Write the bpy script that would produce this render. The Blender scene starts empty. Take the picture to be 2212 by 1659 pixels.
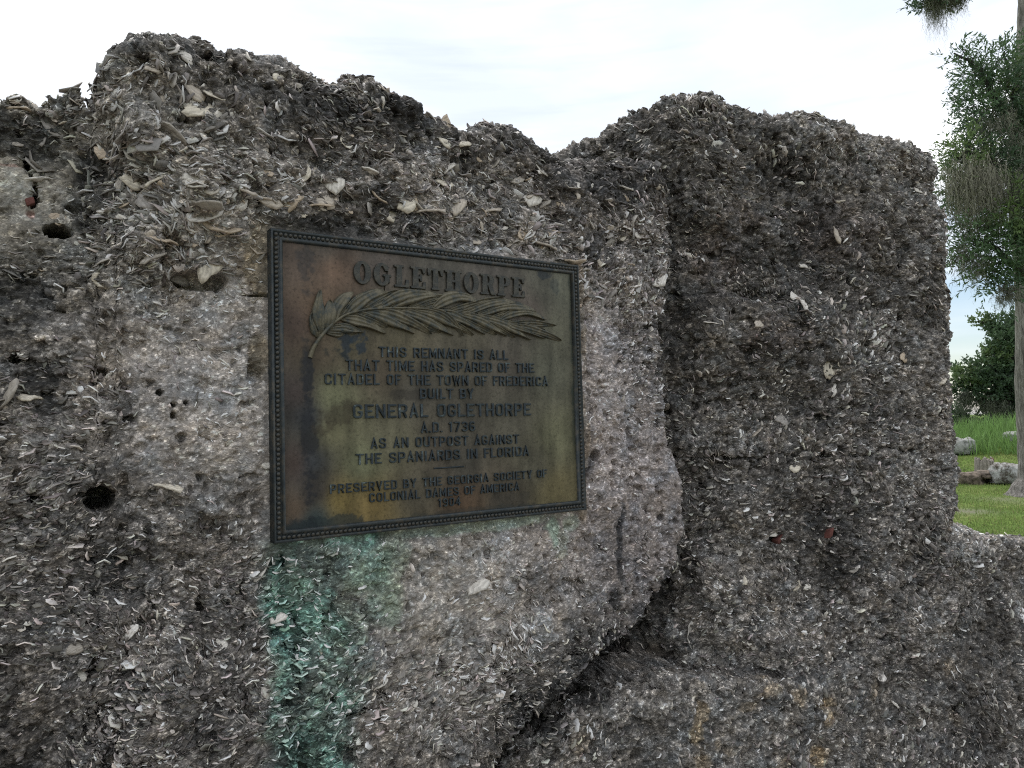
import bpy, math, random
import numpy as np
from mathutils import Vector, Matrix
random.seed(7); RNG = np.random.default_rng(7)
S = bpy.context.scene
COL = S.collection
R_ = math.radians

# ------------------------------------------------------------------ camera
CX, CY, F = 1106.0, 829.5, 1611.9           # photo measured at 2212 x 1659
RM = np.array([[0.83388560, -0.00774490, -0.55188298],
               [-0.55119588, -0.06349630, -0.83195632],
               [-0.02859911, 0.99795202, -0.05721761]])
CAM = np.array([0.0, -1.5, 1.6])
cd = bpy.data.cameras.new('camera'); cam = bpy.data.objects.new('camera', cd); COL.objects.link(cam)
cd.sensor_width = 36.0; cd.lens = 36.0 * F / 2212.0; cd.clip_start = 0.02; cd.clip_end = 3000
M4 = Matrix([list(RM[0]), list(RM[1]), list(RM[2])]).to_4x4(); M4.translation = Vector(CAM)
cam.matrix_world = M4; S.camera = cam

def ray(px, py):
    return RM @ np.array([px - CX, -(py - CY), -F])
def at(px, py, Y):
    r = ray(px, py); return CAM + r * (Y - CAM[1]) / r[1]
def at_dist(px, py, d):                     # horizontal distance
    r = ray(px, py); return CAM + r * d / math.hypot(r[0], r[1])
def at_ground(px, py, z=0.0):
    r = ray(px, py); return CAM + r * (z - CAM[2]) / r[2]
def project(P):
    c = (P - CAM) @ RM
    return np.stack([CX + F * c[:, 0] / -c[:, 2], CY - F * c[:, 1] / -c[:, 2]], 1)

# ------------------------------------------------------------------ world and sun
SUN_AZ, SUN_EL = 38.0, 58.0                 # azimuth from +Y towards +X; the light comes from behind the wall
W = bpy.data.worlds.new('World'); S.world = W; W.use_nodes = True
nt = W.node_tree; nt.nodes.clear()
def N(nt, t, **k):
    n = nt.nodes.new(t)
    for a, b in k.items():
        if a == 'inp':
            for i, v in b.items(): n.inputs[i].default_value = v
        else: setattr(n, a, b)
    return n
def ramp(nt, stops, src=None, interp='LINEAR'):
    r = N(nt, 'ShaderNodeValToRGB'); r.color_ramp.interpolation = interp
    e = r.color_ramp.elements
    while len(e) > 1: e.remove(e[-1])
    e[0].position = stops[0][0]; c = stops[0][1]; e[0].color = (*c, 1) if isinstance(c, tuple) else (c, c, c, 1)
    for p, c in stops[1:]:
        q = e.new(p); q.color = (*c, 1) if isinstance(c, tuple) else (c, c, c, 1)
    if src is not None: nt.links.new(src, r.inputs[0])
    return r.outputs[0]
sky = N(nt, 'ShaderNodeTexSky', sky_type='NISHITA'); sky.sun_disc = False
sky.sun_elevation = R_(SUN_EL); sky.sun_rotation = R_(SUN_AZ)
bg1 = N(nt, 'ShaderNodeBackground', inp={1: 0.075}); nt.links.new(sky.outputs[0], bg1.inputs[0])
tc = N(nt, 'ShaderNodeTexCoord'); sep = N(nt, 'ShaderNodeSeparateXYZ'); nt.links.new(tc.outputs['Generated'], sep.inputs[0])
mp = N(nt, 'ShaderNodeMapping'); mp.inputs['Scale'].default_value = (1.0, 1.0, 3.2); nt.links.new(tc.outputs['Generated'], mp.inputs[0])
n1 = N(nt, 'ShaderNodeTexNoise', inp={'Scale': 2.1, 'Detail': 7.0, 'Roughness': 0.52}); nt.links.new(mp.outputs[0], n1.inputs['Vector'])
cloudcol = ramp(nt, [(0.34, (0.55, 0.60, 0.68)), (0.52, (0.68, 0.71, 0.76)), (0.66, (1.08, 1.08, 1.08))], n1.outputs[0])
bg2 = N(nt, 'ShaderNodeBackground', inp={1: 0.97}); nt.links.new(cloudcol, bg2.inputs[0])
mp2 = N(nt, 'ShaderNodeMapping'); mp2.inputs['Scale'].default_value = (1.2, 1.2, 14.0); nt.links.new(tc.outputs['Generated'], mp2.inputs[0])
n2 = N(nt, 'ShaderNodeTexNoise', inp={'Scale': 2.3, 'Detail': 5.0, 'Roughness': 0.5}); nt.links.new(mp2.outputs[0], n2.inputs['Vector'])
# cloud cover: overcast overhead, thinner in a band above the horizon all round
cov = ramp(nt, [(0.0, 0.50), (0.03, 0.22), (0.06, 0.02), (0.12, 0.04), (0.18, 0.60), (0.27, 1.0)], sep.outputs['Z'])
add = N(nt, 'ShaderNodeMath', operation='ADD'); nt.links.new(cov, add.inputs[0])
sc_ = N(nt, 'ShaderNodeMath', operation='MULTIPLY_ADD', inp={1: 1.5, 2: -0.74}); nt.links.new(n2.outputs[0], sc_.inputs[0]); nt.links.new(sc_.outputs[0], add.inputs[1])
add.use_clamp = True
mx = N(nt, 'ShaderNodeMixShader'); nt.links.new(add.outputs[0], mx.inputs[0]); nt.links.new(bg1.outputs[0], mx.inputs[1]); nt.links.new(bg2.outputs[0], mx.inputs[2])
wo = N(nt, 'ShaderNodeOutputWorld'); nt.links.new(mx.outputs[0], wo.inputs[0])
ld = bpy.data.lights.new('sun', 'SUN'); ld.energy = 1.3; ld.angle = R_(22); ld.color = (1.0, 0.96, 0.9)
sun = bpy.data.objects.new('sun', ld); COL.objects.link(sun)
sd = Vector((math.sin(R_(SUN_AZ)) * math.cos(R_(SUN_EL)), math.cos(R_(SUN_AZ)) * math.cos(R_(SUN_EL)), math.sin(R_(SUN_EL))))
sun.rotation_euler = sd.to_track_quat('Z', 'Y').to_euler(); sun.location = (0, 0, 20)
S.view_settings.view_transform = 'Standard'; S.view_settings.look = 'None'
S.view_settings.exposure = 0.78; S.view_settings.gamma = 1.0; S.view_settings.use_curve_mapping = False

S.render.engine = 'CYCLES'; S.cycles.use_denoising = False; S.cycles.pixel_filter_type = 'BLACKMAN_HARRIS'; S.cycles.filter_width = 1.1

# ------------------------------------------------------------------ noise
def h3(ix, iy, iz, seed=0):
    h = (ix.astype(np.uint32) * np.uint32(374761393)) ^ (iy.astype(np.uint32) * np.uint32(668265263)) ^ (iz.astype(np.uint32) * np.uint32(2147483647 - 1274126177)) ^ np.uint32((seed * 362437 + 5231) & 0xffffffff)
    h = (h ^ (h >> np.uint32(13))) * np.uint32(1274126177)
    h = (h ^ (h >> np.uint32(15))) * np.uint32(2246822519)
    h = h ^ (h >> np.uint32(16))
    return h
def hf(h): return h.astype(np.float32) / np.float32(4294967295.0)
def vnoise(P, f, seed=0):
    Q = (P * f).astype(np.float32); I = np.floor(Q); T = Q - I; I = I.astype(np.int64); T = T * T * (3 - 2 * T)
    out = np.zeros(len(P), np.float32)
    for dx in (0, 1):
        wx = T[:, 0] if dx else 1 - T[:, 0]
        for dy in (0, 1):
            wy = wx * (T[:, 1] if dy else 1 - T[:, 1])
            for dz in (0, 1):
                out += wy * (T[:, 2] if dz else 1 - T[:, 2]) * hf(h3(I[:, 0] + dx, I[:, 1] + dy, I[:, 2] + dz, seed))
    return out * 2 - 1
def fbm(P, f, octv=4, seed=0, g=0.5):
    o = 0; a = 1.0; t = 0
    for k in range(octv):
        o = o + a * vnoise(P + 17.3 * k, f * 2.03 ** k, seed + k); t += a; a *= g
    return o / t
def worley(P, seed=0):
    """nearest jittered cell centre: distance, second distance, offset vector, hash"""
    I = np.floor(P).astype(np.int64); n = len(P)
    d1 = np.full(n, 9.0, np.float32); d2 = np.full(n, 9.0, np.float32); V = np.zeros((n, 3), np.float32); H = np.zeros(n, np.uint32)
    for dx in (-1, 0, 1):
        for dy in (-1, 0, 1):
            for dz in (-1, 0, 1):
                c = I + np.array([dx, dy, dz]); h = h3(c[:, 0], c[:, 1], c[:, 2], seed)
                o = np.stack([hf(h), hf((h * np.uint32(747796405)) ^ np.uint32(2891336453)), hf((h * np.uint32(277803737)) ^ np.uint32(12345))], 1)
                v = (P - (c + o)).astype(np.float32); d = (v * v).sum(1)
                nw = d < d1
                d2 = np.where(nw, d1, np.minimum(d2, d)); d1 = np.where(nw, d, d1)
                V[nw] = v[nw]; H[nw] = h[nw]
    return np.sqrt(d1), np.sqrt(d2), V, H
def sm(a, b, x):
    t = np.clip((x - a) / (b - a), 0, 1); return t * t * (3 - 2 * t)
def shepard(px, py, cs, p=3.0, eps=0.03):
    """cs: rows (x, z, v...) -> interpolated v"""
    cs = np.array(cs, float); num = 0; den = 0
    for r in cs:
        w = 1.0 / (((px - r[0]) ** 2 + (py - r[1]) ** 2) + eps * eps) ** (p / 2)
        num = num + w[:, None] * r[2:][None]; den = den + w
    return num / den[:, None]

# ------------------------------------------------------------------ object helpers
def mesh_np(name, V, Fc, nside=None, mats=(), smooth=False, colors=None):
    me = bpy.data.meshes.new(name)
    V = np.asarray(V, np.float32); Fc = np.asarray(Fc, np.int32); k = Fc.shape[1]
    me.vertices.add(len(V)); me.vertices.foreach_set('co', V.ravel())
    me.loops.add(Fc.size); me.loops.foreach_set('vertex_index', Fc.ravel())
    me.polygons.add(len(Fc)); me.polygons.foreach_set('loop_start', np.arange(0, Fc.size, k, dtype=np.int32))
    me.polygons.foreach_set('loop_total', np.full(len(Fc), k, np.int32))
    if smooth: me.polygons.foreach_set('use_smooth', np.ones(len(Fc), bool))
    me.update(calc_edges=True)
    if colors is not None:
        at_ = me.color_attributes.new('col', 'FLOAT_COLOR', 'POINT')
        c4 = np.ones((len(V), 4), np.float32); c4[:, :colors.shape[1]] = colors
        at_.data.foreach_set('color', c4.ravel())
    for m in mats: me.materials.append(m)
    return me
def link(name, me, parent=None, **props):
    o = bpy.data.objects.new(name, me); COL.objects.link(o)
    if parent is not None: o.parent = parent
    for a, b in props.items(): o[a] = b
    return o
def empty(name, loc, label, cat, group=None):
    o = bpy.data.objects.new(name, None); COL.objects.link(o); o.location = loc; o.empty_display_size = 0.1
    o['label'] = label; o['category'] = cat
    if group: o['group'] = group
    bpy.context.view_layer.update()
    return o
def rel(parent, P): return np.asarray(P) - np.array(parent.location)

# ------------------------------------------------------------------ materials
def mat(name):
    m = bpy.data.materials.new(name); m.use_nodes = True; t = m.node_tree
    b = t.nodes['Principled BSDF']; return m, t, b
def mixrgb(t, a, b, f, mode='MIX'):
    n = N(t, 'ShaderNodeMix', data_type='RGBA', blend_type=mode)
    n.inputs[0].default_value = 1.0 if not hasattr(f, 'links') and not isinstance(f, float) else (f if isinstance(f, float) else 1)
    if hasattr(f, 'links'): t.links.new(f, n.inputs[0])
    for i, v in ((6, a), (7, b)):
        if hasattr(v, 'links'): t.links.new(v, n.inputs[i])
        else: n.inputs[i].default_value = (*v, 1)
    return n.outputs[2]
def noise(t, vec, scale, detail=4.0, rough=0.55, dist=0.0):
    n = N(t, 'ShaderNodeTexNoise', inp={'Scale': scale, 'Detail': detail, 'Roughness': rough, 'Distortion': dist})
    t.links.new(vec, n.inputs['Vector']); return n.outputs[0]
def voro(t, vec, scale, feature='F1', out='Color'):
    n = N(t, 'ShaderNodeTexVoronoi', feature=feature, inp={'Scale': scale}); t.links.new(vec, n.inputs['Vector']); return n
def bump(t, b, h, strength, dist, prev=None):
    n = N(t, 'ShaderNodeBump', inp={'Strength': strength, 'Distance': dist}); t.links.new(h, n.inputs['Height'])
    if prev is not None: t.links.new(prev, n.inputs['Normal'])
    t.links.new(n.outputs[0], b.inputs['Normal']); return n.outputs[0]
def coords(t, scale=(1, 1, 1), rot=(0, 0, 0), kind='Object'):
    c = N(t, 'ShaderNodeTexCoord'); m = N(t, 'ShaderNodeMapping'); m.inputs['Scale'].default_value = scale; m.inputs['Rotation'].default_value = rot
    t.links.new(c.outputs[kind], m.inputs[0]); return m.outputs[0]

def make_tabby():
    m, t, b = mat('tabby')
    at_ = N(t, 'ShaderNodeAttribute', attribute_name='col')
    w = coords(t)
    # swirl the coordinates so the flakes do not lie in ranks
    nz = N(t, 'ShaderNodeTexNoise', inp={'Scale': 9.0, 'Detail': 2.0}); t.links.new(w, nz.inputs['Vector'])
    vm = N(t, 'ShaderNodeVectorMath', operation='MULTIPLY_ADD'); vm.inputs[1].default_value = (0.05,) * 3
    t.links.new(nz.outputs['Color'], vm.inputs[0]); t.links.new(w, vm.inputs[2])
    m2 = N(t, 'ShaderNodeMapping'); m2.inputs['Scale'].default_value = (1, 1, 1.7); t.links.new(vm.outputs[0], m2.inputs[0])
    v1 = voro(t, m2.outputs[0], 95.0); v2 = voro(t, m2.outputs[0], 230.0)
    g1 = N(t, 'ShaderNodeSeparateColor'); t.links.new(v1.outputs['Color'], g1.inputs[0])
    g2 = N(t, 'ShaderNodeSeparateColor'); t.links.new(v2.outputs['Color'], g2.inputs[0])
    f1 = ramp(t, [(0.0, 0.55), (0.55, 0.9), (0.8, 1.05), (0.91, 1.5), (1.0, 1.9)], g1.outputs[0])
    f2 = ramp(t, [(0.0, 0.5), (0.6, 0.95), (0.84, 1.15), (0.94, 2.1), (1.0, 3.0)], g2.outputs[0])
    al = at_.outputs['Alpha']
    fa = N(t, 'ShaderNodeMath', operation='MULTIPLY', inp={1: .78}); t.links.new(al, fa.inputs[0]); fb = N(t, 'ShaderNodeMath', operation='MULTIPLY_ADD', inp={1: .6, 2: .22}); t.links.new(al, fb.inputs[0])
    c = mixrgb(t, at_.outputs[0], f1, fa.outputs[0], 'MULTIPLY')
    c = mixrgb(t, c, f2, fb.outputs[0], 'MULTIPLY')
    d = noise(t, w, 420.0, 3.0, 0.7)
    c = mixrgb(t, c, ramp(t, [(0.32, 0.45), (0.5, 0.95), (0.68, 1.6)], d), fb.outputs[0], 'MULTIPLY')
    hue = noise(t, w, 14.0, 5.0, 0.65)
    c = mixrgb(t, c, ramp(t, [(0.35, (0.86, 0.94, 1.02)), (0.5, (1, 1, 1)), (0.70, (1.06, 0.995, 0.90))], hue), 1.0, 'MULTIPLY')
    t.links.new(c, b.inputs['Base Color'])
    b.inputs['Roughness'].default_value = 0.82; b.inputs['Specular IOR Level'].default_value = 0.35
    n0 = bump(t, b, v1.outputs['Distance'], 0.5, 0.004)
    n1_ = bump(t, b, v2.outputs['Distance'], 0.55, 0.0018, n0)
    bump(t, b, d, 0.7, 0.0016, n1_)
    return m
def make_shell(name, attr):
    m, t, b = mat(name)
    if attr: c0 = N(t, 'ShaderNodeAttribute', attribute_name='col').outputs[0]
    else: c0 = N(t, 'ShaderNodeObjectInfo').outputs['Color']
    w = coords(t) if attr else coords(t, kind='Object')
    if attr:
        d = noise(t, w, 160.0, 5.0, 0.7)
        band = noise(t, w, 60.0, 2.0, 0.5)
    else:
        d = noise(t, w, 3.5, 6.0, 0.7)
        wv = N(t, 'ShaderNodeTexWave', wave_type='RINGS', inp={'Scale': 2.3, 'Distortion': 7.0, 'Detail': 3.0, 'Detail Scale': 1.6}); t.links.new(w, wv.inputs['Vector']); band = wv.outputs['Fac']
    c = mixrgb(t, c0, ramp(t, [(0.25, 0.55), (0.5, 1.05), (0.75, 1.3)], d), 0.85, 'MULTIPLY')
    c = mixrgb(t, c, ramp(t, [(0.2, (0.80, 0.78, 0.76)), (0.8, (1.1, 1.08, 1.05))], band), 0.8, 'MULTIPLY')
    t.links.new(c, b.inputs['Base Color']); b.inputs['Roughness'].default_value = 0.55; b.inputs['Specular IOR Level'].default_value = 0.45
    n0 = bump(t, b, band, 0.35, 0.0012 if attr else 0.0008)
    bump(t, b, d, 0.6 if attr else .35, 0.0012 if attr else 0.0010, n0)
    return m
def simple(name, col, rough=0.8, var=0.35, scale=8.0, bscale=40.0, bstr=0.5, bdist=0.01, metallic=0.0, spec=0.4):
    m, t, b = mat(name); w = coords(t)
    n = noise(t, w, scale, 6.0, 0.62); lo = tuple(x * (1 - var) for x in col); hi = tuple(min(1, x * (1 + var)) for x in col)
    t.links.new(ramp(t, [(0.3, lo), (0.5, col), (0.7, hi)], n), b.inputs['Base Color'])
    b.inputs['Roughness'].default_value = rough; b.inputs['Metallic'].default_value = metallic; b.inputs['Specular IOR Level'].default_value = spec
    if bstr: bump(t, b, noise(t, w, bscale, 5.0, 0.65), bstr, bdist)
    return m
M_TABBY = make_tabby(); M_SHELL = make_shell('shell_big', False); M_SHELLS = make_shell('shell_small', True)
M_BRICK = simple('old_brick', (0.11, 0.042, 0.034), 0.9, 0.4, 40, 200, 0.7, 0.003)

# ------------------------------------------------------------------ tabby wall
class Frame:                                # a vertical working plane: y = y0 at x = x0, turned by yaw towards the viewer on its right
    def __init__(s, x0, y0, yaw):
        s.o = np.array([x0, y0, 0.0]); s.c, s.s = math.cos(yaw), math.sin(yaw)
        s.u = np.array([s.c, -s.s, 0.0]); s.n = np.array([s.s, s.c, 0.0])
    def uv(s, px, py, back=0.0):
        r = ray(px, py); t = (np.dot(s.o - CAM, s.n) + back) / np.dot(r, s.n); p = CAM + r * t
        return np.dot(p - s.o, s.u), p[2]
    def world(s, a, d, z): return s.o + a[:, None] * s.u + d[:, None] * s.n + np.stack([0 * z, 0 * z, z], 1)
    def pts(s, L): return [tuple(s.uv(r[0], r[1])) + tuple(r[2:]) for r in L]

def spaced(lo, vlo, vhi, hi, h):
    a = [vlo]; st = h
    while a[-1] > lo: st = min(st * 1.12, 0.05); a.append(a[-1] - st)
    b = list(np.arange(vlo + h, vhi, h)); c = [vhi]; st = h
    while c[-1] < hi: st = min(st * 1.12, 0.05); c.append(c[-1] + st)
    return np.array(a[::-1] + b + (c if hi > vhi else [vhi]))
def roundprof(r, depth, h):
    a = np.linspace(0, math.pi / 2, max(4, int(r * 1.6 / h)))[1:]
    off = list(r * np.sin(a) - r); back = list(r * (1 - np.cos(a))); st = h * 1.5
    while back[-1] < depth: st = min(st * 1.15, 0.04); back.append(back[-1] + st); off.append(0.0)
    return np.array(off), np.array(back)

def curve_fn(pts):
    p = sorted(pts); x = np.array([q[0] for q in p]); y = np.array([q[1] for q in p])
    return lambda v: np.interp(v, x, y)

def grid_normals(P):
    du = np.gradient(P, axis=1); dv = np.gradient(P, axis=0)
    n = np.cross(du, dv); n /= (np.linalg.norm(n, axis=2, keepdims=True) + 1e-9); return n

def build_block(fr, s_rng, z_rng, h, top_fn, right_fn, rtop, rright, depth, depth_fn, mask_fn, tone_fn, pits, chip, seed, wobble=0.012):
    """returns world positions (rows, cols, 3), normals, colours and a smoothness mask"""
    s0, sv0, sv1 = s_rng; z0, zv0, zref = z_rng
    cs = spaced(s0, sv0, sv1 - rright, sv1 - rright, h); off_c, back_c = roundprof(rright, depth, h)
    ccoef = np.concatenate([(cs - s0) / (cs[-1] - s0), np.ones(len(off_c))]); coff = np.concatenate([np.full(len(cs), -rright), off_c]); cback = np.concatenate([np.zeros(len(cs)), back_c])
    rs = spaced(z0, zv0, zref - rtop, zref - rtop, h); off_r, back_r = roundprof(rtop, depth, h)
    rcoef = np.concatenate([(rs - z0) / (rs[-1] - z0), np.ones(len(off_r))]); roff = np.concatenate([np.full(len(rs), -rtop), off_r]); rback = np.concatenate([np.zeros(len(rs)), back_r])
    nc, nr = len(ccoef), len(rcoef)
    X = np.tile(s0 + ccoef * (sv1 - s0), (nr, 1)); Z = np.tile((z0 + rcoef * (zref - z0))[:, None], (1, nc))
    for _ in range(4):
        Rz = right_fn(Z); X = s0 + ccoef[None] * (Rz + np.where(ccoef < 1, -rright, 0)[None] - s0) + np.where(ccoef < 1, 0, coff)[None]
        Hx = top_fn(X); Z = z0 + rcoef[:, None] * (Hx + np.where(rcoef < 1, -rtop, 0)[:, None] - z0) + np.where(rcoef < 1, 0, roff)[:, None]
    B = np.tile(cback, (nr, 1)) + rback[:, None]
    x, z, bk = X.ravel(), Z.ravel(), B.ravel()
    m = mask_fn(x, z)                       # 1 = rough, 0 = dressed flat
    d = bk - depth_fn(x, z)
    P = fr.world(x, d, z)
    flat = m
    d2 = (fbm(P, 5.0, 3, seed) * 0.030 + fbm(P, 11.0, 2, seed + 3) * 0.014) * flat
    rim = np.clip(bk / 0.05, 0, 1)
    P = P - fr.n * d2[:, None]
    G = P.reshape(nr, nc, 3); n = grid_normals(G).reshape(-1, 3)
    a = fbm(P, 17.0, 3, seed + 9)
    P = P + n * ((a * wobble * (1 + .9 * sm(2.0, 2.2, z)) + np.abs(fbm(P, 38.0, 2, seed + 21)) * -0.010 + 0.003) * flat * (1 + 0.5 * rim))[:, None]
    n = grid_normals(P.reshape(nr, nc, 3)).reshape(-1, 3)
    # shell flakes: tilted facets cut by a jittered cell pattern, swirling with a slow noise
    amp, cell, rough = chip(x, z)
    sw = np.stack([vnoise(P, 7.0, seed + 31), vnoise(P, 7.0, seed + 32), vnoise(P, 7.0, seed + 33)], 1) * 0.05
    Q = (P + sw); Qa = Q * np.array([1 / 0.018, 1 / 0.018, 1 / 0.0115])
    d1, dd, Vv, Hh = worley(Qa, seed + 40)
    tilt = hf(Hh * np.uint32(2654435761)) - 0.5; tilt2 = hf(Hh * np.uint32(40503) + np.uint32(977)) - 0.5; lift = hf(Hh ^ np.uint32(0x9e3779b9))
    disp = (lift - 0.45) * 1.0 + tilt * Vv[:, 0] * 1.4 + tilt2 * Vv[:, 2] * 2.0 - np.clip(0.14 - (dd - d1), 0, 1) * 4.0
    Qb = (Q * 1.7 + 3.1) * np.array([1 / 0.0115, 1 / 0.0115, 1 / 0.0085])
    e1, ee, Vw, Hw = worley(Qb, seed + 50)
    disp2 = (hf(Hw) - 0.5) * 0.8 + (hf(Hw * np.uint32(97531)) - 0.5) * Vw[:, 2] * 2.0
    fine = vnoise(P, 210.0, seed + 60) * 0.6 + vnoise(P, 110.0, seed + 61)
    pores = (np.clip(fbm(P, 62.0, 2, seed + 70) - 0.20, 0, 1) * -0.045 - np.clip(fbm(P, 30.0, 3, seed + 71) - .22, 0, 1) * .07) * (0.45 + 0.55 * rough); crumb = (1 - np.abs(fbm(P, 75.0, 3, seed + 72))) * .0045 * (.2 + .8 * rough)
    P = P + n * ((disp * 0.0046 * amp + disp2 * 0.0024 * amp + fine * 0.0014 + pores + crumb) * np.clip(flat, 0.12, 1))[:, None]
    for (hx, hz, hr, hd, ax) in pits:       # holes go straight into the wall
        q = np.sqrt(((x - hx) / ax) ** 2 + (z - hz) ** 2) * (1 + 0.05 * a)
        P = P + fr.n * (hd * (1 - sm(hr * 0.86, hr * 1.04, q)) * (bk < 0.01))[:, None]
    # colour of each flake and of the mortar, plus growth, stains and shade painted into the undercut
    tone, tint = tone_fn(x, z, P)
    f1 = hf(Hh * np.uint32(69069) + np.uint32(7)); f2 = hf(Hw * np.uint32(69069))
    k = np.where(f1 > 0.90, 2.0, np.where(f1 > 0.74, 1.3, 0.66 + 0.5 * f1 / 0.74)); k = 1 + (k - 1) * np.clip(amp, 0.15, 1.0)
    k2 = np.where(f2 > 0.92, 1.9, 0.74 + 0.42 * f2)
    mot = 1 + 0.30 * fbm(P, 24.0, 3, seed + 80) + 0.18 * fbm(P, 4.0, 2, seed + 81)
    low_dark = np.clip(0.5 - disp * 0.55, 0, 1) * 0.28 * np.clip(amp, 0, 1)  # lower facets of the flake relief get a darker tone
    c = np.array([0.335, 0.306, 0.272])[None] * (tone * k * k2 * mot * (1 - low_dark))[:, None] * tint
    c = np.concatenate([np.clip(c, 0.008, 0.75), np.clip(.18 + .82 * amp, .2, 1)[:, None] * np.clip(.3 + .7 * m, 0, 1)[:, None]], 1)
    n = grid_normals(P.reshape(nr, nc, 3)).reshape(-1, 3)
    return P.reshape(nr, nc, 3), n.reshape(nr, nc, 3), c, m.reshape(nr, nc), (x.reshape(nr, nc), z.reshape(nr, nc), bk.reshape(nr, nc))

def quads(nr, nc):
    i = np.arange(nr * nc).reshape(nr, nc)
    return np.stack([i[:-1, :-1], i[:-1, 1:], i[1:, 1:], i[1:, :-1]], -1).reshape(-1, 4)

ruin = empty('tabby_ruin', (0.8, 0.3, 0.0), 'weathered grey-brown wall of oyster-shell concrete carrying the bronze plaque', 'wall')

# ---- left block, the one that carries the plaque
FL = Frame(0.0, 0.028, 0.0)
PLQ = (at(585, 492, 0)[0], at(1250, 573, 0)[0], at(592, 1175, 0)[2], at(585, 492, 0)[2])   # x0 x1 z0 z1
def hp(f, L, back=0.0): return [f.uv(px, py, back) for px, py in L]
topL = hp(FL, [(-400, 200), (0, 206), (40, 206), (80, 214), (140, 221), (165, 212), (200, 207)], 0.12) + \
       hp(FL, [(207, 196), (215, 168), (236, 146), (250, 135), (256, 101), (290, 86), (330, 73), (380, 69), (420, 82), (470, 92), (520, 103), (575, 117), (620, 137), (650, 153), (690, 166), (725, 186), (760, 171), (800, 174), (850, 198), (900, 219), (945, 246), (985, 268), (1030, 281), (1060, 262), (1088, 257), (1120, 270), (1165, 291), (1205, 316), (1228, 336), (1300, 338), (1380, 342), (1440, 350), (1520, 372)])
_tl = sorted(topL); topL_f = curve_fn(_tl)
rightL = hp(FL, [(1436, 200), (1440, 350), (1452, 450), (1462, 520), (1450, 600), (1438, 700), (1450, 800), (1452, 880), (1458, 960), (1470, 1040), (1479, 1130), (1472, 1200), (1440, 1262), (1392, 1322), (1330, 1372), (1262, 1405), (1232, 1450), (1180, 1500), (1130, 1545), (1085, 1600), (1060, 1660), (1055, 1900), (1055, 2600)])
rightL_f = curve_fn([(z, x) for x, z in rightL])
depL = FL.pts([(330, 130, .05), (300, 300, .065), (470, 260, .06), (430, 400, .07), (620, 200, .04), (620, 330, .03), (800, 260, .015), (980, 330, -.005), (1100, 300, .0), (1200, 400, -.01), (1400, 420, -.015), (330, 520, .055), (400, 598, -.045), (470, 600, -.035),
               (180, 250, -.11), (110, 300, -.13), (40, 300, -.13), (60, 420, -.12), (150, 420, -.10), (195, 330, -.08), (235, 230, .0), (240, 450, -.02), (120, 520, -.03), (20, 620, -.04), (250, 560, .0), (300, 720, .0), (80, 820, -.025), (150, 760, .0), (450, 900, 0), (30, 1000, .005), (250, 1200, .01),
               (100, 1400, .045), (350, 1500, .05), (560, 1240, -.005), (700, 1250, .008), (700, 1500, .03), (900, 1300, .02), (1000, 1500, .02), (1100, 1300, .015), (1300, 1200, -.005), (1240, 1372, .02), (1330, 1330, .02), (1180, 1450, .03), (1400, 1240, .01), (1400, 900, -.015), (1400, 700, -.03), (1340, 1000, .0), (1340, 560, -.01), (1440, 1150, -.01), (800, 430, .01), (1100, 480, .0), (520, 480, .015), (530, 700, 0), (530, 1000, 0), (1310, 800, 0)])
def plaque_mask(x, z, pad=0.0, soft=0.03):
    dx = np.maximum(PLQ[0] - x, x - PLQ[1]); dz = np.maximum(PLQ[2] - z, z - PLQ[3])
    return sm(pad, pad + soft, np.maximum(dx, dz))
def depL_f(x, z):
    m = plaque_mask(x, z, 0.004, 0.05)
    return shepard(x, z, depL, 3.2, 0.04)[:, 0] * m
def maskL(x, z): return plaque_mask(x, z, 0.0, 0.035) * 0.97 + 0.03
toneL = FL.pts([(380, 90, .62), (300, 250, .9), (450, 170, .62), (600, 200, .62), (700, 260, .42), (640, 150, .6), (850, 260, .48), (1000, 320, .50), (1090, 290, .62), (1200, 380, .45), (1300, 400, .42), (1400, 380, .42), (450, 330, .95), (420, 470, 1.1), (650, 420, .85), (800, 400, .9), (950, 420, 1.1), (1100, 440, .9), (1150, 500, 1.0), (1250, 480, .7), (1380, 540, .9), (900, 520, .62), (700, 470, .65),
                (50, 250, .55), (40, 370, 1.15), (40, 430, 1.1), (150, 400, .85), (200, 350, .4), (60, 480, .5), (180, 500, .7), (60, 600, .55), (300, 560, .7), (300, 700, 1.15), (450, 800, 1.2), (500, 650, 1.15), (180, 760, .95), (60, 820, .55), (350, 950, 1.05), (500, 950, 1.2), (80, 950, .85), (100, 1100, .7), (400, 1100, .8), (530, 1080, .8), (250, 1250, .62), (100, 1350, .62), (450, 1300, .7), (300, 1500, .68), (60, 1600, .62), (500, 1550, .72),
                (700, 1250, .7), (820, 1220, 1.0), (900, 1280, 1.15), (1050, 1230, 1.12), (1200, 1200, 1.08), (1150, 1330, 1.1), (900, 1450, .95), (1050, 1430, .9), (700, 1500, .8), (950, 1600, .8), (1280, 700, 1.1), (1300, 850, 1.15), (1330, 1000, 1.1), (1400, 950, .95), (1400, 1100, 1.0), (1280, 1150, 1.0), (1345, 1180, .7), (1340, 1280, .7), (1420, 760, .75), (1420, 640, 1.0), (1280, 1300, .9), (1330, 1340, .55), (1230, 1400, .5), (1150, 1500, .4), (1440, 1220, .8)])
purL = FL.pts([(40, 400, -.6), (1300, 1000, 1), (1300, 750, .9), (1390, 1150, 1), (1330, 620, .5), (900, 1300, .0), (700, 400, .35), (300, 800, .35), (500, 850, .3), (100, 1200, .2), (1000, 300, .3), (450, 400, .1), (300, 1500, .25), (1200, 1450, .1)])
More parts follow.
